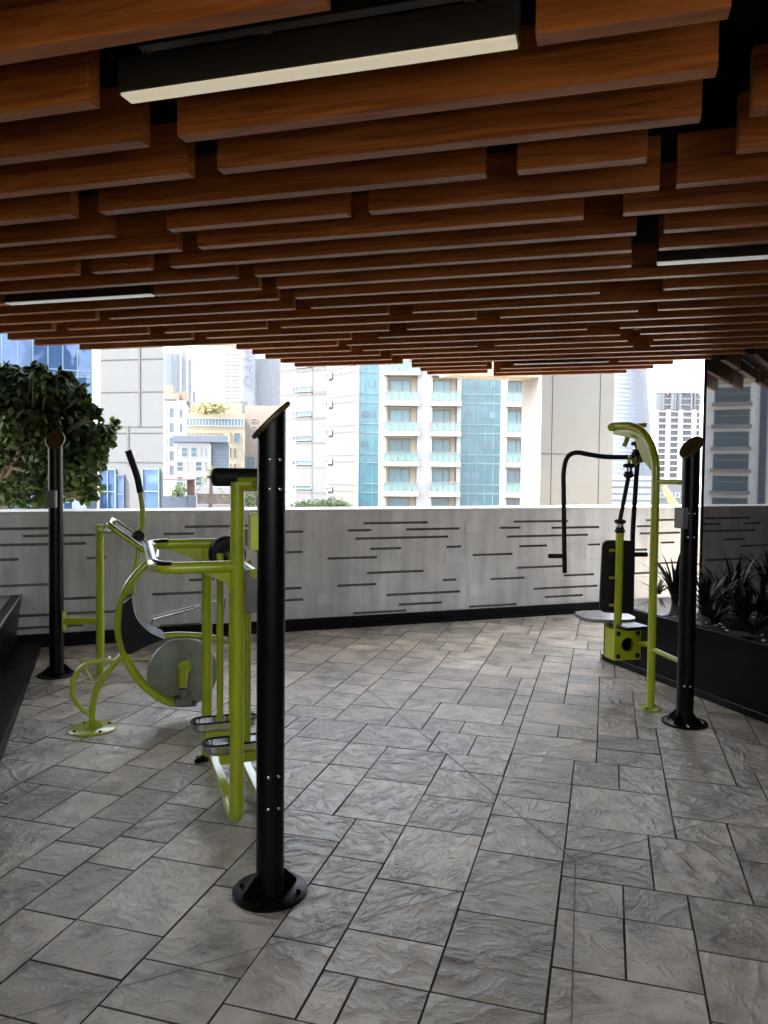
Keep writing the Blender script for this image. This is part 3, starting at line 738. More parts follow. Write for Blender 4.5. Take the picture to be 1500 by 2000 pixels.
def air_walker():
    O = ground(462, 1625); O.z = 0
    def Q(a, b, z): return O+U*a+V*b+Z*z
    root = thing('air_walker', 'lime green air walker with two steel foot trays and a looped handrail', 'gym machine', O, 'lime green gym machines')
    tt = .031
    # front frame: two uprights joined on top, bottom bends run back to the rear post
    for a in (.0, .15):
        m = MB(); m.tube(fillet([Q(a, 0, 1.545), Q(a, 0, .045), Q(a, .20, .052)], .10, 10), tt, 20); m.build('upright', green, root)
    m = MB(); m.tube([Q(0, 0, 1.535), Q(.15, 0, 1.535)], tt, 20)
    m.tube(fillet([Q(.075, 0, 1.535), Q(.075, -.15, 1.535), PF+Z*1.535], .05), .02, 16); m.build('top_bar', green, root)
    for a in (0, .15):
        m = MB(); c0 = Q(a, .10, .050); c1 = Q(a-.0, .86, .050); m.cbox((c0+c1)/2, U, V, Z, .022, (c1-c0).length/2, .020, .004); m.build('base_bar', green, root)
    # padded black hand roller
    m = MB(); c = Q(.05, .055, 1.565); rr = .040; h = .135
    prof = [(rr*math.cos(t), -h-rr*.6*math.sin(t)) for t in [R(x) for x in (88, 70, 50, 30, 12, 0)]]+[(rr*math.cos(t), h+rr*.6*math.sin(t)) for t in [R(x) for x in (0, 12, 30, 50, 70, 88)]]
    m.lathe(c, U, prof, 28); m.build('hand_roller', rubber, root)
    m = MB(); m.lathe(c-U*(h+.03)-V*.012, -V-U*.3, [(.006, 0), (.006, .022), (.003, .024)], 10); m.build('roller_bolt', chrome, root)
    # rear post
    m = MB(); m.tube([Q(-.02, .90, .01), Q(-.02, .90, 1.17)], .028, 20); m.build('rear_post', green, root)
    m = MB(); m.prism([Q(-.075, .88, .004), Q(.02, .88, .004), Q(.02, .88, .012), Q(-.075, .88, .012)], V*.06)
    m.tube([Q(-.02, .90, .012), Q(-.085, .86, .012)], [.03, .012], 12); m.build('rear_foot', black, root)
    # handrail loop
    zl = 1.178
    loop = fillet([Q(.0, 0, zl), Q(-.30, 0, zl), Q(-.345, .10, zl+.002), Q(-.33, .84, zl+.016), Q(-.26, .90, zl+.018), Q(.12, .90, zl+.018)], .07, 8)
    m = MB(); m.tube(loop, .0255, 20); m.build('handrail', green, root)
    m = MB(); m.tube([p+Z*.0055 for p in loop[3:-2]], .0235, 16); m.build('hand_grip', chrome, root)
    # gusset plates under the rail
    m = MB(); m.prism([Q(-.01, -.004, zl-.018), Q(-.16, -.004, zl-.018), Q(-.045, -.004, zl-.07), Q(-.02, -.004, zl-.16), Q(-.01, -.004, zl-.20)], V*.008); m.build('rail_gusset', green, root)
    m = MB(); m.prism([Q(-.26, .896, zl), Q(.05, .896, zl), Q(.05, .896, zl-.15), Q(-.02, .896, zl-.15), Q(-.10, .896, zl-.06)], V*.008); m.build('rail_gusset', green, root)
    # bearing
    m = MB(); c = Q(.075, .80, 1.145)
    m.lathe(c, -V, [(.096, -.04), (.096, .035), (.088, .045), (.060, .047), (.058, .038), (.030, .036), (.028, .05), (.012, .052)], 40); m.build('bearing_cover', rubber, root)
    m = MB(); m.cyl(Q(.075, -.01, 1.145), Q(.075, .92, 1.145), .021); m.build('axle', green, root)
    m = MB(); m.box(Q(.15, .45, 1.215), U, V, Z, .016, .46, .006); m.box(Q(.15, .80, 1.245), U, V, Z, .055, .02, .035); m.build('stop_bracket', greymetal, root)
    # swinging arms with trays
    for (b, a0, lab) in ((.70, .055, 'far'), (.36, .075, 'near')):
        zt = .262
        for q in (-.032, .032):
            m = MB(); m.tube([Q(a0+q, b, 1.16), Q(a0+q, b, zt-.01)], .0185, 16); m.build('swing_arm', green, root)
        m = MB(); L2 = .17; W2 = .058; n = 16; ring = []
        for k in range(n+1):
            t = -math.pi/2+math.pi*k/n; ring.append((L2-W2+W2*math.cos(t)*1, W2*math.sin(t)))
        for k in range(n+1):
            t = math.pi/2+math.pi*k/n; ring.append((-(L2-W2)+W2*math.cos(t), W2*math.sin(t)))
        def RG(s, z): return [Q(a0-.01+x*s if True else 0, b+y*(s if s == 1 else s*.93), z) for x, y in ring]
        o = len(m.v); nn = len(ring); rings = [RG(.90, zt-.028), RG(1, zt-.012), RG(1, zt+.020), RG(.955, zt+.020), RG(.93, zt-.006)]
        vs = [p for r_ in rings for p in r_]
        fs = [(i*nn+k, i*nn+(k+1) % nn, (i+1)*nn+(k+1) % nn, (i+1)*nn+k) for i in range(4) for k in range(nn)]
        fs += [list(range(nn))[::-1], list(range(4*nn, 5*nn))]
        m.add(vs, fs, False); tr = m.build('foot_tray', chrome, root)
        m = MB(); m.tube([p+Z*.003 for p in rings[2]], .0055, 8, closed=True); m.build('tray_rim', rubber, tr)
        m = MB(); m.box(Q(a0+.01, b, zt-.055), U, V, Z, .11, .03, .026); m.build('tray_bracket', green, root)
    # grey box between frame and post
    m = MB(); m.cbox(Q(.085, .02, 1.065), U, V, Z, .045, .02, .095, .003); m.build('control_box', greymetal, root)
    for z in (1.13, 1.0):
        m = MB(); m.lathe(Q(.115, .0, z), -V, [(.004, 0), (.004, .003), (.002, .004)], 8); m.build('box_screw', chrome, root)
    for z in (1.065, .43):
        m = MB(); m.tube([Q(.15, 0, z), PF+Z*z+V*.05], .016, 14); m.build('post_link', green, root)
air_walker()

# ---------------------------------------------------------------- recumbent bike and rower on the left
def bike():
    O = ground(180, 1424); O.z = 0
    def q(px, py, b=0): return onplane(px, py, O+V*b, V)
    root = thing('hand_bike', 'lime green seated bike with a round flywheel and curved black seat', 'gym machine', O, 'lime green gym machines')
    flange(root, O, .142, tr=.02)
    t1 = .0195
    m = MB(); m.tube(spline([O+Z*.01, q(180, 1395), q(187, 1352), q(205, 1318), q(232, 1287), q(262, 1262), q(300, 1246), q(345, 1240), q(400, 1243), q(440, 1252)], 8), t1, 16); m.build('seat_rail', green, root)
    m = MB(); m.tube(spline([q(302, 1090), q(284, 1105), q(262, 1128), q(245, 1156), q(235, 1190), q(232, 1225), q(238, 1260), q(252, 1296), q(275, 1332), q(305, 1358), q(338, 1374)], 8), .0265, 18); m.build('main_frame', green, root)
    m = MB(); m.tube(spline([q(230, 1292), q(205, 1291), q(178, 1294), q(155, 1308), q(142, 1332), q(143, 1358), q(154, 1378), q(170, 1392), q(180, 1395)], 8), .0145, 14); m.build('foot_loop', green, root)
    # seat: curved shell spanning the two rails
    prof = spline([q(257, 1158), q(259, 1176), q(264, 1195), q(275, 1211), q(291, 1226), q(308, 1234), q(320, 1239)], 5)
    back = spline([q(240, 1172), q(237, 1200), q(236, 1228), q(241, 1252), q(250, 1268), q(272, 1258), q(300, 1246)], 5)
    m = MB(); n = min(len(prof), len(back)); w = .15
    vs = []
    for sgn in (-1, 1):
        for p in prof[:n]: vs.append(p+V*w*sgn*.93)
        for p in back[:n]: vs.append(p+V*w*sgn*.93)
    fs = []
    for i in range(n-1):
        a, b = i, n+i
        fs += [(a, a+1, b+1, b), (2*n+a, 2*n+b, 2*n+b+1, 2*n+a+1), (a, 2*n+a, 2*n+a+1, a+1), (b, b+1, 2*n+b+1, 2*n+b)]
    fs += [(0, n, 3*n, 2*n), (n-1, 3*n-1, 4*n-1, 2*n-1)]
    m.add(vs, fs, True); st = m.build('seat', seatm, root)
    m = MB(); m.tube([p-V*w*.94 for p in prof], .0028, 8); m.build('seat_rim_highlight', plain('seat_rim_highlight', (.6, .6, .58), .5), st)  # pale line laid along the seat rim as a painted highlight
    m = MB(); m.tube([q(320, 1239)-V*.14, q(360, 1236)-V*.14, q(405, 1240)-V*.13], .005, 8); m.build('seat_edge_bar', chrome, root)
    # flywheel
    c = q(357, 1313, .06); r = .222
    m = MB(); m.lathe(c, -V, [(r*.98, -.035), (r, -.025), (r, .018), (r*.97, .028), (r*.5, .034), (.03, .036)], 64); fw = m.build('flywheel', disc_m, root)
    m = MB(); m.tube([q(357, 1303)-V*.01, q(355, 1340)-V*.03], [.036, .030], 18, sq=None)
    m.lathe(q(360, 1302)-V*.0, -V, [(.044, -.03), (.044, .03), (.018, .032), (.016, .026), (.004, .026)], 28); m.build('crank', green, root)
    m = MB(); m.cbox(q(356, 1364)-V*.04, U, V, Z, .052, .05, .022, .008); m.cbox(q(356, 1352)-V*.04, U, V, Z, .02, .02, .03, .006); m.build('pedal', greymetal, root)
    m = MB(); m.tube([q(338, 1374), q(372, 1370)], .020, 14); m.build('pedal_hub', green, root)
    m = MB(); m.box(q(366, 1374)-V*.0, U, V, Z, .05, .055, .006); m.build('hub_plate', greymetal, root)
    m = MB(); m.tube(spline([q(412, 1290, .1), q(408, 1330, .1), q(385, 1365, .1)], 6), .012, 10); m.build('wheel_guard', green, root)
    # slanted handle loop, seen almost edge on
    A = q(212, 1024); B = q(303, 1088); d = (B-A).normalized(); wv = V*.11
    up = d.cross(V).normalized(); 
    if up.z < 0: up = -up
    loop = fillet([A-wv, B-wv, B+wv+up*.03, A+wv+up*.03], .05, 6, closed=True)
    m = MB(); m.tube(loop, .0155, 14, closed=True); m.build('handle_loop', green, root)
    m = MB(); m.tube([p+up*.004+V*.0 for p in loop], .0135, 12, closed=True); m.build('loop_grip', chrome, root)
    m = MB(); m.prism([A-wv*.8+d*.03, B-wv*.8-d*.03, B+wv*.8-d*.03+up*.03, A+wv*.8+d*.03+up*.03], up*.006); m.build('loop_pad', seatm, root)
    # swinging hand lever with black grip
    pv = q(270, 1046, .12)
    m = MB(); m.tube(spline([q(258, 1162, .1), q(262, 1120, .1), q(270, 1085, .1), pv+Z*0, q(278, 1025, .1), q(278, 990, .1), q(273, 955, .1)], 7), .0165, 14); m.build('hand_lever', green, root)
    m = MB(); m.tube(spline([q(274, 962, .1), q(268, 932, .1), q(259, 905, .1), q(250, 880, .1)], 7), .0205, 16); m.build('lever_grip', rubber, root)
    m = MB(); m.tube([pv-V*.05, pv+V*.05], [.036, .036], 24); m.tube([pv-U*.09+Z*.012, pv], .019, 14); m.build('pivot_hub', rubber, root)
    m = MB(); m.tube([q(222, 1032, .0), q(262, 1046, .08)], .013, 12); m.build('hub_arm', green, root)
    # silver push bar behind the seat
    m = MB(); m.tube([q(298, 1209, .35), q(384, 1186, .35)], .0155, 14); m.tube([q(384, 1186, .35), q(440, 1168, .35)], .010, 12); m.build('push_bar', chrome, root)
    m = MB(); m.tube([q(298, 1209, .35), q(288, 1240, .2), q(290, 1246, 0)], .009, 10); m.tube([q(440, 1168, .35), q(430, 1250, 0)], .008, 10); m.build('push_bar_link', greymetal, root)
    # green stand that ties the machine to the left post
    G = ground(196, 1318); G.z = 0
    m = MB(); m.tube([G+Z*.01, G+Z*1.165], .031, 20); m.build('stand_post', green, root)
    m = MB(); m.lathe(G, Z, [(.055, .0005), (.055, .008), (.03, .010)], 24); m.build('stand_foot', green, root)
    top = G+Z*1.12
    m = MB(); m.tube([top, A+d*.04-Z*.02], .017, 14)
    m.prism([top+Z*.02, top+(A-top)*.55+Z*.02, top+(A-top)*.35-Z*.05, top-Z*.10], U*.008); m.build('stand_bracket', green, root)
    l0 = PL+Z*.42; l1 = G+Z*.42
    m = MB(); dd = (l1-l0).normalized(); m.cbox((l0+l1)/2, dd, dd.cross(Z), Z, (l1-l0).length/2, .022, .024, .003); m.build('post_link', green, root)
    m = MB(); m.cbox(l0+dd*.058, dd, dd.cross(Z), Z, .006, .035, .075, .003); m.build('clamp_plate', green, root)
    a = onplane(157, 1291, G-V*.15, V); b = onplane(300, 1290, G-V*.15, V)
    m = MB(); m.tube([a, b], .011, 12); m.tube([a+U*.25, G+Z*.12], .012, 12); m.build('foot_bar', green, root)
    m = MB(); m.lathe(onplane(213, 1285, G-V*.15, V), Z, [(.004, -.012), (.013, -.008), (.016, 0), (.013, .008), (.004, .012)], 16); m.build('bar_knob', chrome, root)
    m = MB(); m.tube([a+Z*0, O+Z*.30+V*.02], .010, 10); m.build('foot_bar_link', green, root)
bike()

# ---------------------------------------------------------------- chest press on the right
def chest_press():
    B = ground(1270, 1384); B.z = 0
    root = thing('chest_press', 'lime green chest press with black backrest and hooked black arms', 'gym machine', B, 'lime green gym machines')
    flange(root, B, .075, n=2, gus=False)
    S = B+V*.42
    def qb(px, py): return onplane(px, py, B, (0, 1, 0))
    def qs(px, py, o=0): return onplane(px, py, S+V*o, (0, 1, 0))
    top = B+Z*1.50
    m = MB(); m.tube(spline([B+Z*.01, B+Z*.5, B+Z*1.1, B+Z*1.55, (B+Z*1.70).lerp(S+Z*1.76, .04), (B+Z*1.85).lerp(S+Z*1.85, .25)+U*.0, (B+Z*1.925).lerp(S+Z*1.925, .55)-U*.02, (S+Z*1.935)-U*.03, (S+Z*1.925)-U*.06], 8), .0275, 18); m.build('main_frame', green, root)
    hd = S+Z*1.93-U*.04
    # web plate in the crook of the frame, hook and upper bracket
    m = MB(); a1 = B+Z*1.60; m.prism([B+Z*1.58, (B+Z*1.80).lerp(S+Z*1.80, .16), (B+Z*1.90).lerp(S+Z*1.9, .5), hd-Z*.01, hd-Z*.05, (B+Z*1.84).lerp(S+Z*1.84, .55), (B+Z*1.70).lerp(S+Z*1.7, .35)], U*.012); m.build('web_plate', green, root)
    p = qs(1244, 842)
    m = MB(); m.tube([qs(1232, 838), qs(1219, 872)], .017, 14); m.build('hook', green, root)
    m = MB(); m.tube([qs(1224, 833), qs(1262, 830)], .017, 12); m.tube([qs(1242, 836), qs(1243, 862)], .012, 12); m.build('hanger_rod', green, root)
    def joint(px, py, name='pivot_joint'):
        c = qs(px, py); m = MB(); m.lathe(c, Z, [(.020, -.055), (.036, -.042), (.038, -.028), (.030, -.024), (.030, -.006)], 24); m.lathe(c, Z, [(.030, .020), (.040, .026), (.042, .040), (.030, .050)], 24)
        ob = m.build(name, rubber, root); m = MB(); m.lathe(c, Z, [(.024, -.006), (.024, .020)], 20); m.build('steel_ring', chrome, root); return c
    j1 = joint(1244, 876); j2 = joint(1228, 919); j3 = joint(1211, 1028)
    m = MB(); m.tube([j1-Z*.05, j1-Z*.11, j2+Z*.10, j2+Z*.04], .018, 12); m.build('joint_link', green, root)
    m = MB(); m.tube(spline([j2+Z*.045+U*.03, qs(1250, 900), qs(1268, 901), B+Z*1.60], 6), .016, 12); m.build('lower_bracket', green, root)
    # arms
    ar = .0175
    m = MB(); h = qs(1246, 893, .0)
    m.tube(spline([B+Z*1.69, h, qs(1215, 893, .05), qs(1180, 892, .10), qs(1152, 888, .14), qs(1125, 884, .17), qs(1108, 894, .19), qs(1101, 922, .2), qs(1101, 960, .2), qs(1102, 1060, .2), qs(1103, 1119, .2)], 6), ar, 16); m.build('press_arm', rubber, root)
    m = MB(); m.tube([qs(1101, 1086, .2), qs(1071, 1086, .2)], ar, 14); m.build('hand_grip', rubber, root)
    m = MB(); m.tube(spline([qs(1246, 893), qs(1244, 915, .05), qs(1241, 960, .1), qs(1236, 1040, .1), qs(1235, 1120, .1)], 6), ar, 16); m.build('press_arm', rubber, root)
    m = MB(); m.tube([qs(1236, 1083, .1), qs(1264, 1083, .1)], ar, 14); m.build('hand_grip', rubber, root)
    # link rod and seat column
    m = MB(); m.tube([j2-Z*.04, j3+Z*.05], .0155, 14); m.build('link_rod', rubber, root)
    m = MB(); m.tube([j3-Z*.04, qs(1206, 1228)], .0285, 16); m.build('seat_column', green, root)
    # backrest: rounded slab behind the column
    def slab(corners, t, r):
        pts = fillet(corners, r, 6, closed=True); nrm = (corners[1]-corners[0]).cross(corners[2]-corners[1]).normalized(); mm = MB(); mm.prism(pts, nrm*t); return mm
    b0 = .05
    m = slab([qs(1171, 1196, b0), qs(1238, 1199, b0), qs(1240, 1056, b0), qs(1178, 1055, b0)], -.03, .05); m.build('backrest', seatm, root)
    for y in (1075, 1128, 1182):
        m = MB(); a = qs(1190, y, b0-.012); b = qs(1208, y, b0-.012); m.tube([a, b], .012, 10); m.build('backrest_bracket', green, root)
    # seat pan
    c = (qs(1181, 1201, .28)); 
    m = MB(); pl = []
    for k in range(28):
        t = 2*math.pi*k/28; x = math.copysign(abs(math.cos(t))**.6, math.cos(t))*.205; y = math.copysign(abs(math.sin(t))**.6, math.sin(t))*.19; pl.append(c+Vector((1, .1, 0))*x+Vector((-.1, 1, 0))*y)
    m.prism(pl, Z*-.025); m.build('seat', seatpan, root)
    m = MB(); m.tube([c-Z*.03, S-Z*-.40+U*.0], .024, 14); m.tube([qs(1206, 1228), c-Z*.035], .02, 12); m.build('seat_support', green, root)
    # bolted bracket box with a round hole
    bx = qs(1226, 1259, -.04); e = Vector((.97, .24, 0)).normalized(); n = Vector((e.y, -e.x, 0))
    hw, hh, rad = .108, .112, .050; seg = 32; m = MB(); vs = []; 
    for k in range(seg):
        t = 2*math.pi*k/seg; ca, sa = math.cos(t), math.sin(t); s = 1/max(abs(ca), abs(sa))
        for dep in (0, .008): vs += [bx+e*(ca*rad)+Z*(sa*rad)-n*dep, bx+e*(ca*s*hw)+Z*(sa*s*hh)-n*dep]
    fs = []
    for k in range(seg):
        a = 4*k; b = 4*((k+1) % seg); fs += [(a, b, b+1, a+1), (a+2, a+3, b+3, b+2), (a, a+2, b+2, b), (a+1, b+1, b+3, a+3)]
    m.add(vs, fs); m.box(bx-n*.07+e*(hw-.004), e, n, Z, .004, .062, hh-.001); m.box(bx-n*.07-e*(hw-.004), e, n, Z, .004, .062, hh-.001); m.build('bracket_box', green, root)
    m = MB(); m.box(bx-n*.13, e, n, Z, .10, .01, .10); m.build('bracket_back', black, root)
    for sx in (-1, 1):
        for sz in (-1, 1):
            m = MB(); m.lathe(bx+e*(sx*.078)+Z*(sz*.082)+n*.001, n, [(.017, 0), (.017, .008), (.010, .011)], 12); m.build('bracket_bolt', black, root)
    m = MB(); m.cbox(qs(1228, 1222, 0), U, V, Z, .10, .11, .012, .005); m.build('pivot_tray', black, root)
    m = MB(); m.tube([bx+e*.10-n*.02, B+Z*.44], .019, 12); m.build('cross_tube', green, root)
    # links to the post and down to the ground
    for z in (.41, .44, 1.545):
        if z == .44: continue
        m = MB(); m.tube([B+Z*z+U*.0, PR+Z*(z-(.03 if z < 1 else 0))], .0165, 12); m.build('post_link', green, root)
chest_press()

# ---------------------------------------------------------------- big column beyond the wall
def column():
    c0 = onplane(1055, 918, atY(1055, 918, 10.0), (0, 1, 0)); c0.z = 0
    e1 = U; w = 1.12; t = .50
    root = thing('concrete_column', 'massive rendered column standing just beyond the parapet', 'column', c0)
    m = MB(); m.prism([c0-Z*.2, c0+e1*w-Z*.2, c0+e1*w+V*t-Z*.2, c0+V*t-Z*.2], Z*9); m.build('shaft', colm, root)
    for a in (.165, .90):
        m = MB(); m.box(c0+e1*a-V*.0015+Z*3, e1, V, Z, .004, .0025, 3.2); m.build('groove', jointline, root)
    zj = atY(1120, 887, 10.1).z
    m = MB(); m.box(c0+e1*(w/2)-V*.0015+Z*zj, e1, V, Z, w/2, .0022, .004); m.box(c0-e1*.0015+V*(t/2)+Z*zj, e1, V, Z, .0022, t/2, .004); m.build('groove', jointline, root)
    # cantilevered beam towards the left
    z0 = atY(940, 742, 10.4).z
    m = MB(); b0 = c0+V*.05; pl = [b0+Z*z0, b0-e1*1.0+Z*(z0+.05)+V*.6, b0-e1*1.0+V*.95+Z*(z0+.05), b0+V*.45+Z*z0]
    m.prism(pl, Z*.8); m.build('cantilever_beam', cream, root)
column()

# ---------------------------------------------------------------- tree beyond the parapet
def leafcloud(m, blobs, n, size, rnd, shell=.55):
    for i in range(n):
        b = rnd.choices(blobs, [q[3] for q in blobs])[0]
        while True:
            v = Vector((rnd.uniform(-1, 1), rnd.uniform(-1, 1), rnd.uniform(-1, 1)))
            if v.length <= 1 and (v.length > shell or rnd.random() < .35): break
        p = Vector(b[0])+Vector((v.x*b[1], v.y*b[1], v.z*b[2]))
        s = size*rnd.uniform(.65, 1.25)
        nrm = (v.normalized()*.6+Vector((rnd.gauss(0, .6), rnd.gauss(0, .6), .5+rnd.gauss(0, .5)))).normalized()
        t = nrm.orthogonal().normalized(); t = Matrix.Rotation(rnd.uniform(0, 6.28), 3, nrm) @ t; w = nrm.cross(t)
        pts = [p, p+t*s*.35+w*s*.34-nrm*s*.03, p+t*s*.8+w*s*.36-nrm*s*.08, p+t*s*1.08-nrm*s*.10, p+t*s*.8-w*s*.36-nrm*s*.08, p+t*s*.35-w*s*.34-nrm*s*.03, p+t*s*.6+nrm*s*.05]
        m.add(pts, [(0, 1, 6), (1, 2, 6), (2, 3, 6), (3, 4, 6), (4, 5, 6), (5, 0, 6)], True)
def tree():
    rnd = random.Random(11); Y = 8.0
    base = atY(-20, 918, Y+.1); base.z = 0
    root = thing('leafy_tree', 'round-leaved green tree rising behind the parapet at the left', 'tree', base)
    P = lambda px, py, dy=0: atY(px, py, Y+dy)
    blobs = []
    for (px, py, r, rz, w) in [(30, 770, .34, .24, 3), (105, 775, .30, .22, 2.6), (-50, 780, .4, .30, 3), (60, 830, .40, .26, 3.2), (130, 840, .30, .26, 2.6), (165, 850, .17, .16, 1.3), (200, 845, .11, .06, .55), (218, 841, .05, .04, .16),
                                (-60, 880, .45, .35, 3), (20, 890, .38, .28, 2.2), (110, 905, .32, .26, 2.2), (155, 900, .22, .16, 1.3), (185, 885, .13, .10, .6), (150, 950, .24, .14, 1.1), (175, 935, .12, .08, .5), (60, 960, .36, .18, 1.6),
                                (-40, 970, .4, .2, 1.8), (222, 828, .035, .05, .12), (208, 865, .06, .05, .2), (196, 905, .05, .04, .15), (172, 968, .07, .07, .2), (186, 812, .05, .08, .18), (15, 722, .09, .06, .3), (75, 724, .08, .07, .3), (122, 736, .07, .08, .25), (158, 768, .07, .07, .2), (95, 745, .14, .09, .6), (45, 738, .14, .09, .6), (0, 735, .16, .10, .7), (140, 765, .12, .10, .6), (160, 800, .12, .12, .6)]:
        blobs.append((P(px, py, rnd.uniform(-.25, .35)), r, rz, w))
    m = MB(); leafcloud(m, blobs, 9500, .074, rnd, .35); m.build('crown', leafm, root)
    m = MB(); top = P(0, 880, .1)
    m.tube(spline([base-Z*.1, base+Z*.5+Vector((.05, 0, 0)), top-Z*.35, top], 6), [.085-.035*i/18 for i in range(19)], 12)
    for b in blobs:
        c = Vector(b[0]); s = top.lerp(base+Z*.9, rnd.random()*.6); mid = (s+c)/2+Vector((rnd.uniform(-.1, .1), rnd.uniform(-.1, .1), -.06))
        m.tube(spline([s, mid, c], 6), [.030-.022*i/12 for i in range(13)], 7)
        for k in range(3):
            e = c+Vector((rnd.uniform(-1, 1)*b[1], rnd.uniform(-1, 1)*b[1], rnd.uniform(-.6, 1)*b[2])); m.tube([mid.lerp(c, .5), (mid+e)/2+Z*.03, e], [.010, .007, .003], 5)
    m.build('trunk', barkm, root)
tree()

# ================================================================ CITY
class Plane:
    """vertical facade plane through two picture columns at given distances"""
    def __init__(s, pxa, Ya, pxb, Yb):
        s.A = atY(pxa, 919, Ya); s.A.z = 0; s.B = atY(pxb, 919, Yb); s.B.z = 0
        s.e = (s.B-s.A).normalized(); s.n = Vector((s.e.y, -s.e.x, 0))
    def sz(s, px, py):
        p = onplane(px, py, s.A, s.n); return (p-s.A).dot(s.e), p.z
    def box(s, m, px0, py0, px1, py1, o0, o1, z0=None, z1=None):
        a0, zt = s.sz(px0, py0); a1, zb = s.sz(px1, py1)
        if z0 is not None: zb = z0
        if z1 is not None: zt = z1
        if min(o0, o1) <= -5:      # deep volumes: side walls run back along the sight line from the terrace
            f0 = s.A+s.e*a0+s.n*max(o0, o1); f1 = s.A+s.e*a1+s.n*max(o0, o1); k = 1+abs(o1-o0)/f0.y*.99
            mid = (f0+f1)/2; r = lambda f: Vector((f.x*k, f.y*k, 0))
            m.prism([Vector((f0.x, f0.y, zb)), Vector((f1.x, f1.y, zb)), r(f1)+Z*zb, r(f0)+Z*zb], Z*(zt-zb)); return
        c = s.A+s.e*((a0+a1)/2)+s.n*((o0+o1)/2)+Z*((zt+zb)/2)
        m.box(c, s.e, s.n, Z, abs(a1-a0)/2, abs(o1-o0)/2, abs(zt-zb)/2)
    def win(s, root, px0, py0, px1, py1, o, mat, frame=None, name='window', nx=1, nz=1, fw=.07):
        a0, zt = s.sz(px0, py0); a1, zb = s.sz(px1, py1); m = MB()
        def B(x0, x1, z0, z1, q0, q1): m.box(s.A+s.e*((x0+x1)/2)+s.n*(o+(q0+q1)/2)+Z*((z0+z1)/2), s.e, s.n, Z, (x1-x0)/2, (q1-q0)/2, (z1-z0)/2)
        m.cur = 0; B(a0, a1, zb, zt, -.05, .03)
        m.cur = 1
        B(a0, a0+fw, zb, zt, .032, .10); B(a1-fw, a1, zb, zt, .032, .10); B(a0+fw, a1-fw, zt-fw, zt, .032, .10); B(a0+fw, a1-fw, zb, zb+fw, .032, .10)
        for i in range(1, nx): x = a0+(a1-a0)*i/nx; B(x-fw/2, x+fw/2, zb+fw, zt-fw, .032, .085)
        for i in range(1, nz): z = zb+(zt-zb)*i/nz; B(a0+fw, a1-fw, z-fw/2, z+fw/2, .032, .075)
        return m.build(name, [mat, frame or white], root)
GB = -14

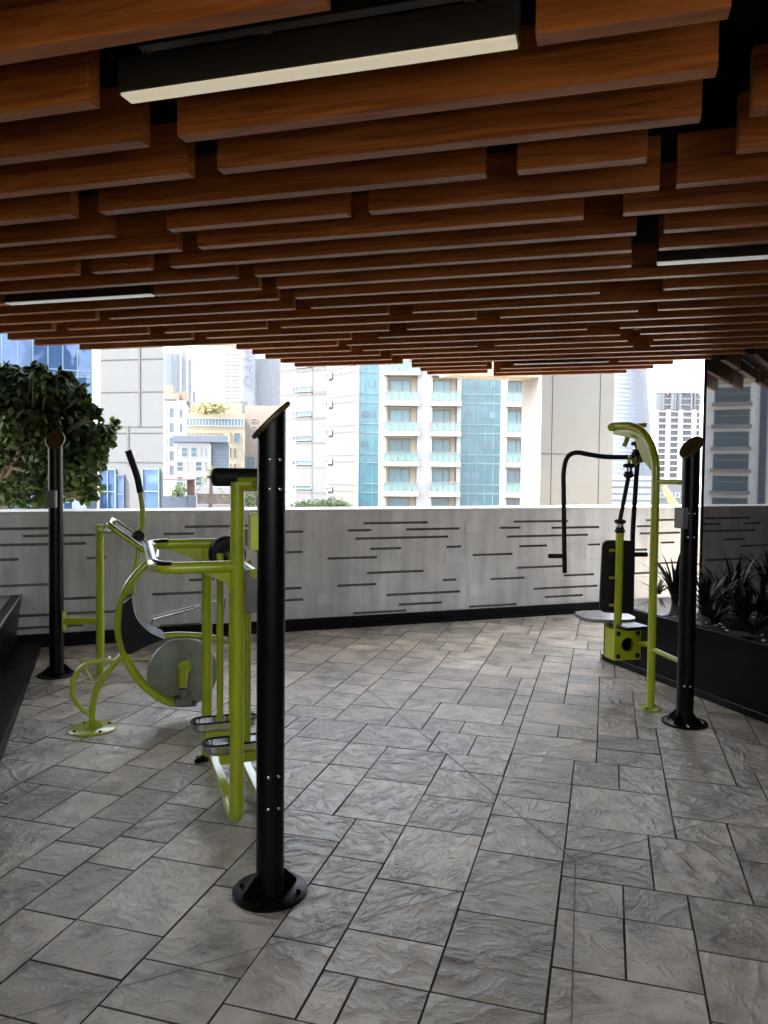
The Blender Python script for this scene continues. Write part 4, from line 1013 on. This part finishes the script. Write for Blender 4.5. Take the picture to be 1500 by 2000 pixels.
def balcony_tower():
    pl = Plane(698, 82, 1075, 82)
    root = thing('balcony_tower', 'white apartment block with stacked balconies and teal glass strips', 'building', pl.A)
    m = MB(); pl.box(m, 697, 700, 1075, 1000, -14, -1.7, GB, 22); m.build('rear_wall', plain('lightened_recess_render', (.60, .52, .40), .8, var=.04, scale=.3), root)  # cream lightened in colour to offset the shade inside the recess
    # side wing slanting back to the left
    q = Plane(640, 87, 698, 82)
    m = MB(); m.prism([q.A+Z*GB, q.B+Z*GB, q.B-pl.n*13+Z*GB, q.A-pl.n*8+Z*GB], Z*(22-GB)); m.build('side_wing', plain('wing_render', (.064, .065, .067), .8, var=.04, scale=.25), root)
    for y in (734, 790, 845, 901, 955):
        q.win(root, 638.5, y-4.5, 650, y+4.5, .05, winlt, None, 'side_window', fw=.05)
    for y0, y1 in ((720, 716), (733, 727), (776, 772), (788, 784), (833, 830), (845, 843), (890, 888), (902, 901), (946, 946), (958, 959)): m = MB(); q.box(m, 640, y0, 697, y1+2, .0, .02, z0=(q.sz(668, (y0+y1)/2+1)[1]), z1=(q.sz(668, (y0+y1)/2)[1])); m.build('wing_joint', jointline, root)
    zf = [9.05+3.2*k for k in range(-7, 5)]
    def pier(a, b, o, name='pier', mat=white):
        m = MB(); pl.box(m, a, 700, b, 1000, -1.7, o, GB, 22); m.build(name, mat, root)
    pier(697, 699.5, .1); pier(741, 753, .05); pier(816, 842, .15); pier(894, 898, .05); pier(980, 988, .05); pier(1040, 1075, .05)
    # teal glass strips
    for (a, b, nm) in ((699.5, 741, 3), (898, 980, 5)):
        m = MB(); pl.box(m, a, 700, b, 1000, -1.7, -.15, GB, 22); g = m.build('glass_strip', teal, root)
        m = MB(); a0, _ = pl.sz(a, 900); a1, _ = pl.sz(b, 900)
        for k in range(nm+1):
            x = a0+(a1-a0)*k/nm; m.box(pl.A+pl.e*x+pl.n*-.10+Z*4, pl.e, pl.n, Z, .03, .06, 18)
        for z in zf:
            for dz in (0, .95): m.box(pl.A+pl.e*((a0+a1)/2)+pl.n*-.10+Z*(z+dz-.2), pl.e, pl.n, Z, (a1-a0)/2, .05, .05)
        m.build('mullions', mull, g)
        rnd = random.Random(int(a))
        for z in zf[3:9]:
            for k in range(nm-1):
                if rnd.random() < .45:
                    x = a0+(a1-a0)*(k+.9)/nm; mm = MB(); mm.box(pl.A+pl.e*x+pl.n*-.13+Z*(z+1.75), pl.e, pl.n, Z, .38, .03, .34); mm.build('vent_window', winb, g)
    # balcony bays
    for (a, b, wa_, wb_, s0, s1) in ((753, 816, 760, 801, 748, 818), (842, 894, 845.5, 881, 839, 899), (988, 1040, 994, 1022, 985, 1042)):
        a0, _ = pl.sz(s0, 900); a1, _ = pl.sz(s1, 900)
        for z in zf:
            m = MB(); m.box(pl.A+pl.e*((a0+a1)/2)+pl.n*(-.55)+Z*(z-.28), pl.e, pl.n, Z, (a1-a0)/2, 1.14, .26); m.build('balcony_slab', white, root)
        for z in zf[2:10]:
            w0, _ = pl.sz(wa_, 900); w1, _ = pl.sz(wb_, 900); m = MB(); o = -1.66; z0 = z+.0; z1 = z+2.42; fw = .08
            m.cur = 0; m.box(pl.A+pl.e*((w0+w1)/2)+pl.n*o+Z*((z0+z1)/2), pl.e, pl.n, Z, (w1-w0)/2, .05, (z1-z0)/2)
            m.cur = 1
            for x in (w0+fw/2, (w0+w1)/2+.25, w1-fw/2): m.box(pl.A+pl.e*x+pl.n*(o+.09)+Z*((z0+z1)/2), pl.e, pl.n, Z, fw/2, .04, (z1-z0)/2)
            m.box(pl.A+pl.e*((w0+w1)/2)+pl.n*(o+.092)+Z*(z1-fw/2), pl.e, pl.n, Z, (w1-w0)/2, .04, fw/2)
            m.build('balcony_window', [winbay, white], root)
            m = MB(); m.box(pl.A+pl.e*((a0+a1)/2)+pl.n*.56+Z*(z+.45), pl.e, pl.n, Z, (a1-a0)/2-.08, .012, .43); r_ = m.build('railing', RAILT, root)
            m = MB()
            for k in range(6): m.box(pl.A+pl.e*(a0+.1+(a1-a0-.2)*k/5)+pl.n*.59+Z*(z+.48), pl.e, pl.n, Z, .022, .022, .48)
            m.box(pl.A+pl.e*((a0+a1)/2)+pl.n*.59+Z*(z+.97), pl.e, pl.n, Z, (a1-a0)/2-.06, .03, .03); m.build('rail_frame', greymetal, r_)
            if (int(z*10) % 3) == 0:
                m = MB(); x = w0+1.1+(int(z*7) % 3)*.3; p = pl.A+pl.e*x+pl.n*-.4+Z*z
                m.box(p+Z*.38, pl.e, pl.n, Z, .34, .3, .03)
                for sx in (-1, 1):
                    for sy in (-1, 1): m.box(p+pl.e*(.3*sx)+pl.n*(.26*sy)+Z*.18, pl.e, pl.n, Z, .02, .02, .175)
                m.box(p-pl.n*.28+Z*.62, pl.e, pl.n, Z, .34, .03, .22); m.build('balcony_chair', greymetal, root)
# see-through balcony glass
def rail_mat():
    m, nt, b = nmat('rail_glass_clear'); b.inputs['Base Color'].default_value = (.16, .26, .25, 1); b.inputs['Roughness'].default_value = .1
    tr = nt.nodes.new('ShaderNodeBsdfTransparent'); mx = nt.nodes.new('ShaderNodeMixShader'); mx.inputs[0].default_value = .6
    out = nt.nodes['Material Output']; nt.links.new(tr.outputs[0], mx.inputs[1]); nt.links.new(b.outputs[0], mx.inputs[2]); nt.links.new(mx.outputs[0], out.inputs[0]); return m
RAILT = rail_mat()
balcony_tower()

def slit_tower():
    pl = Plane(546, 104, 636, 99)
    root = thing('slit_window_tower', 'pale grey tower with one column of narrow slit windows', 'building', pl.A)
    m = MB(); pl.box(m, 546, 700, 596, 1000, -14, -.6, GB, 34); m.build('recessed_wall', white, root)
    m = MB(); pl.box(m, 578, 700, 638, 1000, -14, 0, GB, 34); m.build('main_wall', concpale, root)
    for k in range(8):
        y = 760+47.9*k-96
        pl.win(root, 578.8, y-4, 609, y+4.5, 0, winb, None, 'slit_window', fw=.04)
        pl.win(root, 566, y-3.4, 577.4, y+4.5, -.6, winlt, None, 'side_slit_window', fw=.04)
    m = MB()
    for k in range(8):
        y = 760+47.9*k-96; pl.box(m, 546, y+10, 636, y+10.6, -.01, .02)
    pl.box(m, 609.6, 640, 610.4, 1000, -.01, .02); m.build('panel_joint', jointline, root)
slit_tower()

def slab_building():
    pl = Plane(178, 41, 319, 40)
    root = thing('blank_slab_building', 'windowless pale concrete slab building with blue glazed doors below', 'building', pl.A)
    m = MB(); pl.box(m, 196, 700, 319, 1000, -10, 0, GB, 17); m.build('front_wall', concpale, root)
    m = MB(); pl.box(m, 178, 700, 196, 1000, -10, -.25, GB, 17); m.build('return_wall', white, root)
    m = MB()
    pl.box(m, 270, 600, 274.5, 832, .0, .03); pl.box(m, 248, 832, 252, 905, .0, .03); pl.box(m, 196, 691, 319, 691.6, 0, .02, z0=pl.sz(250, 702)[1], z1=pl.sz(250, 701.4)[1])
    for y in (765, 833, 845, 902): pl.box(m, 196, y, 319, y+.7, 0, .018, z0=pl.sz(250, y+.7)[1], z1=pl.sz(250, y)[1])
    m.build('panel_joint', jointline, root)
    pl.win(root, 196, 916, 228, 1004, .02, blueg, mull, 'glazed_door', 2, 2, .04); pl.win(root, 228, 927, 244, 1004, .02, blueg, bluegrey, 'glazed_door', 1, 2, .04); pl.win(root, 280, 915, 313, 1004, .02, blueg, mull, 'glazed_door', 1, 2, .04)
    m = MB(); pl.box(m, 168, 945, 196, 1004, .3, 1.2); m.build('dark_annex', bluegrey, root)
slab_building()

def glass_tower():
    pl = Plane(-260, 58, 180, 66)
    root = thing('blue_glass_tower', 'blue reflective glass office tower behind the tree at the left', 'building', pl.A)
    m = MB(); pl.box(m, -260, 500, 180, 1000, -14, 0, GB, 34); g = m.build('glass_wall', blueg, root)
    m = MB(); a0, _ = pl.sz(-260, 900); a1, _ = pl.sz(180, 900)
    for k in range(15): m.box(pl.A+pl.e*(a0+(a1-a0)*k/14)+pl.n*.03+Z*10, pl.e, pl.n, Z, .04, .05, 24)
    for k in range(13):
        for dz in (0, .5): m.box(pl.A+pl.e*((a0+a1)/2)+pl.n*.03+Z*(-12+3.55*k+dz), pl.e, pl.n, Z, (a1-a0)/2, .045, .045)
    m.build('mullions', mull, g)
glass_tower()

def grid_windows(root, pl, xs, ys, w, h, o, mat, frame=None, name='window', **kw):
    for y in ys:
        for x in xs: pl.win(root, x, y, x+w, y+h, o, mat, frame, name, **kw)

def mid_buildings():
    # salmon block
    pl = Plane(318, 150, 364, 150); root = thing('salmon_block', 'pale salmon stepped apartment block right of the blank slab', 'building', pl.A)
    m = MB(); pl.box(m, 318, 782, 364, 1000, -14, 0, GB); m.build('main_wall', white, root)
    m = MB(); pl.box(m, 318, 768, 350, 782, -12, 0); pl.box(m, 318, 752, 338, 768, -10, 0); pl.box(m, 343, 762, 364, 782, -13, -2); m.build('stepped_roof', peach, root)
    m = MB(); pl.box(m, 321, 779, 343, 781, 0, .25); m.build('cornice', bluegrey, root)
    for y in (796, 825, 853, 880, 908):
        pl.win(root, 330, y, 341, y+21, 0, winlt, white, fw=.12); pl.win(root, 323.5, y, 326, y+21, 0, windark, white, 'slot_window', fw=.1)
        if y < 850: pl.win(root, 350, y+2, 358, y+20, 0, winlt, white, fw=.12)
    # beige block with curved roof and glazed band
    pl = Plane(362, 182, 480, 182); root = thing('beige_glazed_block', 'cream building with a long glazed band and roof garden', 'building', pl.A)
    m = MB(); pl.box(m, 362, 806, 478, 1000, -20, 0, GB); m.build('main_wall', beige, root)
    m = MB(); pl.box(m, 368, 792, 420, 806, -16, -3); pl.box(m, 420, 786, 470, 806, -16, -2); m.build('roof_storey', beige, root)
    pl.win(root, 364, 816, 477, 833, 0, winb, white, 'glazed_band', 18, 1, .16)
    for x in (449, 457): pl.win(root, x, 845, x+13 if x == 457 else x+3, 865, 0, winb, peach, fw=.15)
    for y in (875, 905, 930):
        pl.win(root, 449, y, 452, y+19, 0, windark, peach, fw=.1); pl.win(root, 457, y, 461, y+19, 0, windark, peach, fw=.1)
    for k in range(9): pl.win(root, 366+k*8, 846, 371+k*8, 848, 0, windark, beige, 'roof_vent', fw=.05)
    m = MB(); rnd = random.Random(3)
    leafcloud(m, [(atY(400, 796, 178), 3.2, 1.6, 1), (atY(412, 790, 178), 3, 2.0, 1), (atY(424, 797, 178), 2.4, 1.4, 1)], 420, .75, rnd)
    o = m.build('roof_trees', yelleaf, None, atY(410, 797, 178)); tag(o, 'yellow-green clump of trees on the cream building roof', 'trees', kind='stuff')
    # white block with blue roof band
    pl = Plane(340, 128, 446, 128); root = thing('white_window_block', 'white block with square windows and blue-grey roof band', 'building', pl.A)
    m = MB(); pl.box(m, 341, 864, 410, 1000, -10, 0, GB); m.build('main_wall', white, root)
    m = MB(); pl.box(m, 410, 864, 445, 1000, -10, -.8, GB); g = m.build('glazed_wing', bluegrey, root)
    m = MB()
    for k in range(11): pl.box(m, 410.5, 870+k*7, 445, 871+k*7, -.8, -.74)
    m.build('glazing_bars', mull, g)
    m = MB(); pl.box(m, 340, 851, 446, 864, -10, .5); m.build('roof_band', bluegrey, root)
    for y in (873, 901, 930):
        if y == 873: X = ((345, 4), (354.5, 13), (372.5, 13), (391, 4), (400, 4))
        else: X = ((345, 14), (364, 4), (373, 4), (381.5, 14), (400, 5))
        for x, w in X: pl.win(root, x, y, x+w, y+20, 0, winb, white, fw=.12, nz=2 if w > 10 else 1)
    # peach block
    pl = Plane(478, 200, 560, 200); root = thing('peach_block', 'peach apartment block partly hidden by the nearest post', 'building', pl.A)
    m = MB(); pl.box(m, 478, 792, 560, 1000, -20, 0, GB); m.build('main_wall', peach, root)
    m = MB(); pl.box(m, 467, 783, 482, 806, -12, -1); m.build('roof_box', concpale, root)
    for y in (817, 832): pl.win(root, 490, y, 503, y+6, 0, bluegrey, white, fw=.15)
    for k in range(8): pl.win(root, 479+k*9.5, 846, 481.5+k*9.5, 866, 0, windark, white, 'slot_window', fw=.12); pl.win(root, 479+k*9.5, 875, 482+k*9.5, 881, 0, windark, white, 'slot_window', fw=.12)
    pl.win(root, 466, 891, 498, 935, .1, winb, mull, 'glass_bay', 4, 5, .15); pl.win(root, 502, 895, 530, 935, .1, winb, mull, 'glass_bay', 3, 5, .15)
    # low structures just above the parapet
    pl = Plane(367, 70, 465, 70); root = thing('rooftop_screen', 'white framed rooftop screen with brown panel above the parapet', 'screen', pl.A)
    m = MB(); pl.box(m, 368, 951, 465, 1000, -3, -.1, GB); m.build('frame', white, root)
    pl.win(root, 383, 962, 458, 987, -.1, plain('screen_panel', (.085, .062, .055), .8, var=.4, scale=1.2), white, 'panel', 1, 1, .1); pl.win(root, 374, 960, 378, 990, -.1, bluegrey, white, 'slot', fw=.04)
    pl = Plane(308, 62, 368, 62); root = thing('pergola', 'dark roofed pergola with terracotta wall above the parapet', 'pergola', pl.A)
    m = MB(); pl.box(m, 306, 935.5, 367, 938, -2.5, .3); m.build('roof', brickm, root)
    m = MB(); pl.box(m, 352, 938, 366, 969, -2.4, -2.0); m.build('wall', brickm, root)
    for x in (309, 365):
        m = MB(); pl.box(m, x, 938, x+.9, 1000, -.05, .05, GB); m.build('post', bluegrey, root)
    m = MB(); pl.box(m, 312, 969, 368, 1000, -2.5, 0, GB); m.build('base_wall', bluegrey, root)
    m = MB(); leafcloud(m, [(atY(352, 956, 61), .55, .55, 1), (atY(345, 961, 61), .4, .35, .6)], 380, .16, rnd); o = m.build('round_bush', hedgem, None, atY(352, 966, 61)); tag(o, 'round green bush under the pergola', 'bush')
    # palm
    b = atY(408, 950, 66); b.z = -3; root = thing('palm_tree', 'pale yellow-green palm tree in front of the white block', 'tree', b)
    m = MB(); tp = atY(412, 932, 66); m.tube([b, (b+tp)/2+Vector((.1, 0, 0)), tp], [.2, .16, .13], 10); m.build('trunk', barkm, root)
    m = MB()
    for k in range(16):
        az = rnd.uniform(0, 6.28); el = rnd.uniform(-.3, 1.25); d = Vector((math.cos(az)*math.cos(el), math.sin(az)*math.cos(el), math.sin(el))); s = d.cross(Z).normalized(); Ln = rnd.uniform(1.3, 2.1)
        pts = [tp+d*(Ln*t)-Z*(.75*Ln*t*t*math.cos(el)) for t in [i/8 for i in range(9)]]
        for i in range(1, 9):
            for sg in (-1, 1):
                a = pts[i]; q = a+s*sg*(.48*math.sin(math.pi*(i/9)*.9+.2))+d*.12-Z*.07; m.add([a, a+(pts[i]-pts[i-1])*.35, q], [(0, 1, 2)])
        m.tube(pts, .012, 4)
    m.build('crown', palmm, root)
    # hedges in front of the pale towers
    for (px, py, w, h, lab) in ((615, 985, 1.3, .32, 'pale green clipped hedge in front of the slit tower'), (652, 984, 1.0, .40, 'green shrub mound beside the balcony tower side wall'), (495, 975, 1.2, .5, 'low green shrubs glimpsed between the lime frame and the nearest post')):
        c = atY(px, py, 48); m = MB(); leafcloud(m, [(c, w, h, 1), (c+Vector((w*.6, 0, -.1)), w*.6, h*.8, .6), (c-Vector((w*.6, 0, .05)), w*.6, h*.7, .6)], 700, .13, rnd, .3)
        o = m.build('hedge', hedgem, None, c); tag(o, lab, 'hedge')
    pl = Plane(565, 52, 668, 52); root = thing('garden_wall', 'long cream garden wall beneath the hedges', 'wall', pl.A)
    m = MB(); pl.box(m, 480, 989, 664, 1000, -.3, 0, GB); m.build('wall_body', cream, root); m = MB(); pl.box(m, 662, 968, 664, 1000, -.3, .05, GB); m.build('end_post', cream, root)
mid_buildings()

def far_towers():
    rnd = random.Random(9)
    # lettered striped tower
    pl = Plane(437, 640, 498, 640); root = thing('striped_tower', 'distant white tower with dark balcony stripes and vertical letters', 'building', pl.A)
    m = MB(); pl.box(m, 438, 640, 476, 1000, -20, 0, GB); m.build('balcony_side', white, root)
    m = MB(); pl.box(m, 474, 640, 498, 1000, -20, .6, GB); m.build('letter_side', towerpale, root)
    for k in range(15):
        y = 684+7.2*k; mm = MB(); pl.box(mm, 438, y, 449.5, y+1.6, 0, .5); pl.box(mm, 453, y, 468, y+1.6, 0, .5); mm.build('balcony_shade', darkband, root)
    for k in range(12):
        y = 690+9.0*k; mm = MB(); pl.box(mm, 494, y, 497.5, y+3, .6, 1.0); mm.build('tower_window', towerblue, root)
    cu = bpy.data.curves.new('tmp_text', 'FONT'); cu.body = 'DAM'; cu.extrude = .25; cu.shear = .25; cu.space_character = 1.06
    tmp = bpy.data.objects.new('tmp_text', cu); col.objects.link(tmp); bpy.context.view_layer.update()
    me = bpy.data.meshes.new_from_object(tmp); bpy.data.objects.remove(tmp)
    me.name = 'tower_letters'; me.materials.clear(); me.materials.append(letter)
    xs = [v.co.x for v in me.vertices]; ys = [v.co.y for v in me.vertices]
    a0, z0 = pl.sz(494, 757); a1, z1 = pl.sz(477, 681)
    W_ = abs(a0-a1); H_ = z1-z0; sx = H_/(max(xs)-min(xs)); sy = W_/(max(ys)-min(ys)); org = WORG[root.name]
    for v in me.vertices:
        x = (v.co.x-min(xs))*sx; y = (v.co.y-min(ys))*sy; dpt = v.co.z
        p = pl.A+pl.e*(a0-y)+Z*(z0+x)+pl.n*(1.0+dpt); v.co = p-org
    ob = bpy.data.objects.new('tower_letters', me); col.objects.link(ob); ob.parent = root; ob['label'] = 'dark letters reading DAM running up the tower'
    # blue striped tower
    pl = Plane(497, 660, 548, 660); root = thing('ribbed_tower', 'distant pale blue tower with vertical ribs right of the lettered tower', 'building', pl.A)
    m = MB(); pl.box(m, 498, 700, 548, 1000, -20, 0, GB); m.build('body', towerpale, root)
    for x in (503, 509, 522, 527, 533, 538): m = MB(); pl.box(m, x, 702, x+2.6, 1000, 0, .8, GB); m.build('rib', towerblue, root)
    # cluster right of slab
    pl = Plane(318, 560, 378, 560); root = thing('stepped_tower', 'distant blue-grey stepped tower above the salmon block', 'building', pl.A)
    m = MB(); pl.box(m, 318, 690, 352, 1000, -20, 0, GB); m.build('main_shaft', towerpale, root)
    m = MB(); pl.box(m, 352, 685, 364, 1000, -16, -2, GB); pl.box(m, 364, 700, 372, 1000, -16, -4, GB); pl.box(m, 372, 762, 378, 1000, -16, -6, GB); m.build('rear_shaft', towerpale, root)
    for x in (326, 344, 350):
        m = MB(); pl.box(m, x, 692, x+(10 if x == 326 else 2.6), 1000, 0, .6, GB); m.build('glass_strip', towerblue, root)
    for k in range(16):
        m = MB(); pl.box(m, 336, 694+k*6, 371, 695.2+k*6, .6, .9); m.build('floor_line', towerblue, root)
    # sail tower, curved and tapering
    pl = Plane(1198, 520, 1278, 520); root = thing('sail_tower', 'distant pale blue curved tower with horizontal bands right of the column', 'building', pl.A)
    def prof(y): return 1266+ (y-720)*.055+ (max(0, y-760)*.018)
    m = MB(); ys_ = [700+10*k for k in range(32)]; vs = []
    segs = 10; nR = len(ys_)
    for y in ys_:
        a0, z = pl.sz(1197, y); a1, _ = pl.sz(prof(y), y)
        for k in range(segs+1):
            t = k/segs; x = a0+(a1-a0)*t; dpt = -3*(2*t-1)**2*2+3
            vs.append(pl.A+pl.e*x+pl.n*dpt+Z*z)
        vs.append(pl.A+pl.e*a1-pl.n*25+Z*z); vs.append(pl.A+pl.e*a0-pl.n*25+Z*z)
    st = segs+3; fs = []
    for i in range(nR-1):
        for k in range(st): l = (k+1) % st; fs.append((i*st+k, i*st+l, (i+1)*st+l, (i+1)*st+k))
    fs.append(list(range(st))); m.add(vs, fs, True); m.build('body', towerpale, root)
    for j in range(34):
        y = 706+8.3*j; m = MB(); a0, z = pl.sz(1197, y); a1, _ = pl.sz(prof(y), y); pts = []
        for k in range(segs+1):
            t = k/segs; pts.append(pl.A+pl.e*(a0+(a1-a0)*t)+pl.n*(-3*(2*t-1)**2*2+3.25)+Z*(z-(t*1.6)))
        vs = []
        for p in pts: vs += [p+Z*.5, p-Z*.5]
        m.add(vs, [(2*k, 2*k+1, 2*k+3, 2*k+2) for k in range(segs)]); m.prism([pts[0]-Z*.4, pts[-1]-Z*.4, pts[-1]-Z*.4-pl.n*.6, pts[0]-Z*.4-pl.n*.6], Z*.8) if False else None
        m.build('glass_band', towerblue, root)
    # tower under construction with cranes
    pl = Plane(1279, 380, 1364, 380); root = thing('unfinished_tower', 'white concrete tower under construction with open floors', 'building', pl.A)
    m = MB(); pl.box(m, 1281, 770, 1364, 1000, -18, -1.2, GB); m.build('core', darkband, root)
    for k in range(20):
        y = 766+11.9*k; m = MB(); pl.box(m, 1279, y, 1366, y+(3.6 if k > 2 else 1.6), -18, 0); m.build('floor_slab', white, root)
    for x in (1279, 1302, 1326, 1352): m = MB(); pl.box(m, x, 800, x+3.5, 1000, -1.2, .1, GB); m.build('pier', white, root)
    for k in range(9): m = MB(); x = 1281+rnd.uniform(0, 80); pl.box(m, x, 768, x+5, 800, -1.2, .15, z0=pl.sz(x, 800)[1]); m.build('scaffold_panel', towerpale, root)
    b = atY(1304, 770, 380); root = thing('tower_crane', 'small red tower crane on top of the unfinished tower', 'crane', b)
    s = .253
    m = MB(); m.box(b+Z*(6*s*2), (1, 0, 0), (0, 1, 0), Z, .35, .35, 6*s*2); m.build('mast', redm, root)
    m = MB(); m.tube([b+Z*6+Vector((-6, 0, -.2)), b+Z*6, b+Z*7.4+Vector((3, 0, 0)), b+Z*7.0+Vector((5, 0, 0))], .22, 5); m.build('jib', redm, root)
    # low pale blocks and yellow machine by the column
    pl = Plane(1190, 150, 1285, 150); root = thing('striped_podium', 'low white building with blue-grey window strips right of the column', 'building', pl.A)
    m = MB(); pl.box(m, 1150, 930, 1283, 1000, -20, 0, GB); m.build('main_wall', white, root)
    for y in (936, 949, 962, 975): m = MB(); pl.box(m, 1150, y, 1281, y+4.5, 0, .12); m.build('window_strip', winlt, root)
    pl2 = Plane(1283, 190, 1400, 190); root = thing('pale_podium', 'low pale block under the unfinished tower', 'building', pl2.A)
    m = MB(); pl2.box(m, 1284, 945, 1366, 1000, -20, 0, GB); m.build('main_wall', concpale, root)
    for k in range(5): pl2.win(root, 1288+k*15, 962, 1298+k*15, 972, 0, winlt, white, fw=.15)
    c = atY(1300, 995, 120); root = thing('yellow_crane', 'yellow mobile crane boom beside the chest press frame', 'crane', Vector((c.x, c.y, GB)))
    a = atY(1320, 992, 120); b = atY(1297, 950, 120)
    m = MB(); m.tube([Vector((a.x+3, a.y, GB+2)), a, b], [.9, .7, .35], 4); m.build('boom', yellowm, root)
    m = MB(); m.box(Vector((a.x+3, a.y, GB+1.2)), (1, 0, 0), (0, 1, 0), Z, 3.5, 1.4, 1.1); m.build('chassis', yellowm, root)
far_towers()

def mirrored_building():
    # stands far to the left, outside the view; the glass front on the right reflects it
    c = Vector((-104, 54, 0)); dirn = Vector((.915, -.404, 0)); e = Vector((-dirn.y, dirn.x, 0))
    root = thing('reflected_apartments', 'grey apartment block with stacked windows seen reflected in the dark glass', 'building', c)
    m = MB(); m.box(c+Z*8-dirn*8, e, dirn, Z, 26, 8, 22); m.build('main_wall', plain('bright_render', (.80, .80, .78), .8), root)
    for k, (x, w, t, mt) in enumerate([(-13.5, 2.4, 1, winb), (-9.0, 1.4, 0, white), (-5.0, 3.0, 1, winb), (0, .5, 0, bluegrey), (4.2, 2.4, 1, winb), (12, 2.2, 1, winbay), (18, 3, 1, winb), (-20, 3, 1, winb)]):
        if not t:
            m = MB(); m.box(c+e*x+dirn*.3+Z*8, e, dirn, Z, w, .3, 22); m.build('pilaster', mt, root); continue
        for j in range(11):
            z = -10.5+3.25*j
            m = MB(); m.cur = 0; m.box(c+e*x+dirn*.04+Z*(z+1.0), e, dirn, Z, w, .05, 1.1); m.cur = 1; m.box(c+e*x+dirn*.11+Z*(z+1.2), e, dirn, Z, w, .015, .06); m.box(c+e*x+dirn*.5+Z*(z-.35), e, dirn, Z, w+.3, .5, .22)
            m.build('window', [mt, white], root)
mirrored_building()

# thin daytime haze round the whole place
m = MB(); m.box((0, 400, 130), (1, 0, 0), (0, 1, 0), Z, 900, 900, 145)
hz = bpy.data.materials.new('haze_air'); hz.use_nodes = True; nt = hz.node_tree; nt.nodes.clear()
pv = nt.nodes.new('ShaderNodeVolumePrincipled'); pv.inputs['Density'].default_value = .00011; pv.inputs['Color'].default_value = (.86, .92, 1, 1); pv.inputs['Anisotropy'].default_value = .3
mo = nt.nodes.new('ShaderNodeOutputMaterial'); nt.links.new(pv.outputs[0], mo.inputs['Volume'])
tag(m.build('haze', hz), 'pale daytime haze filling the air over the city', 'haze', kind='stuff')
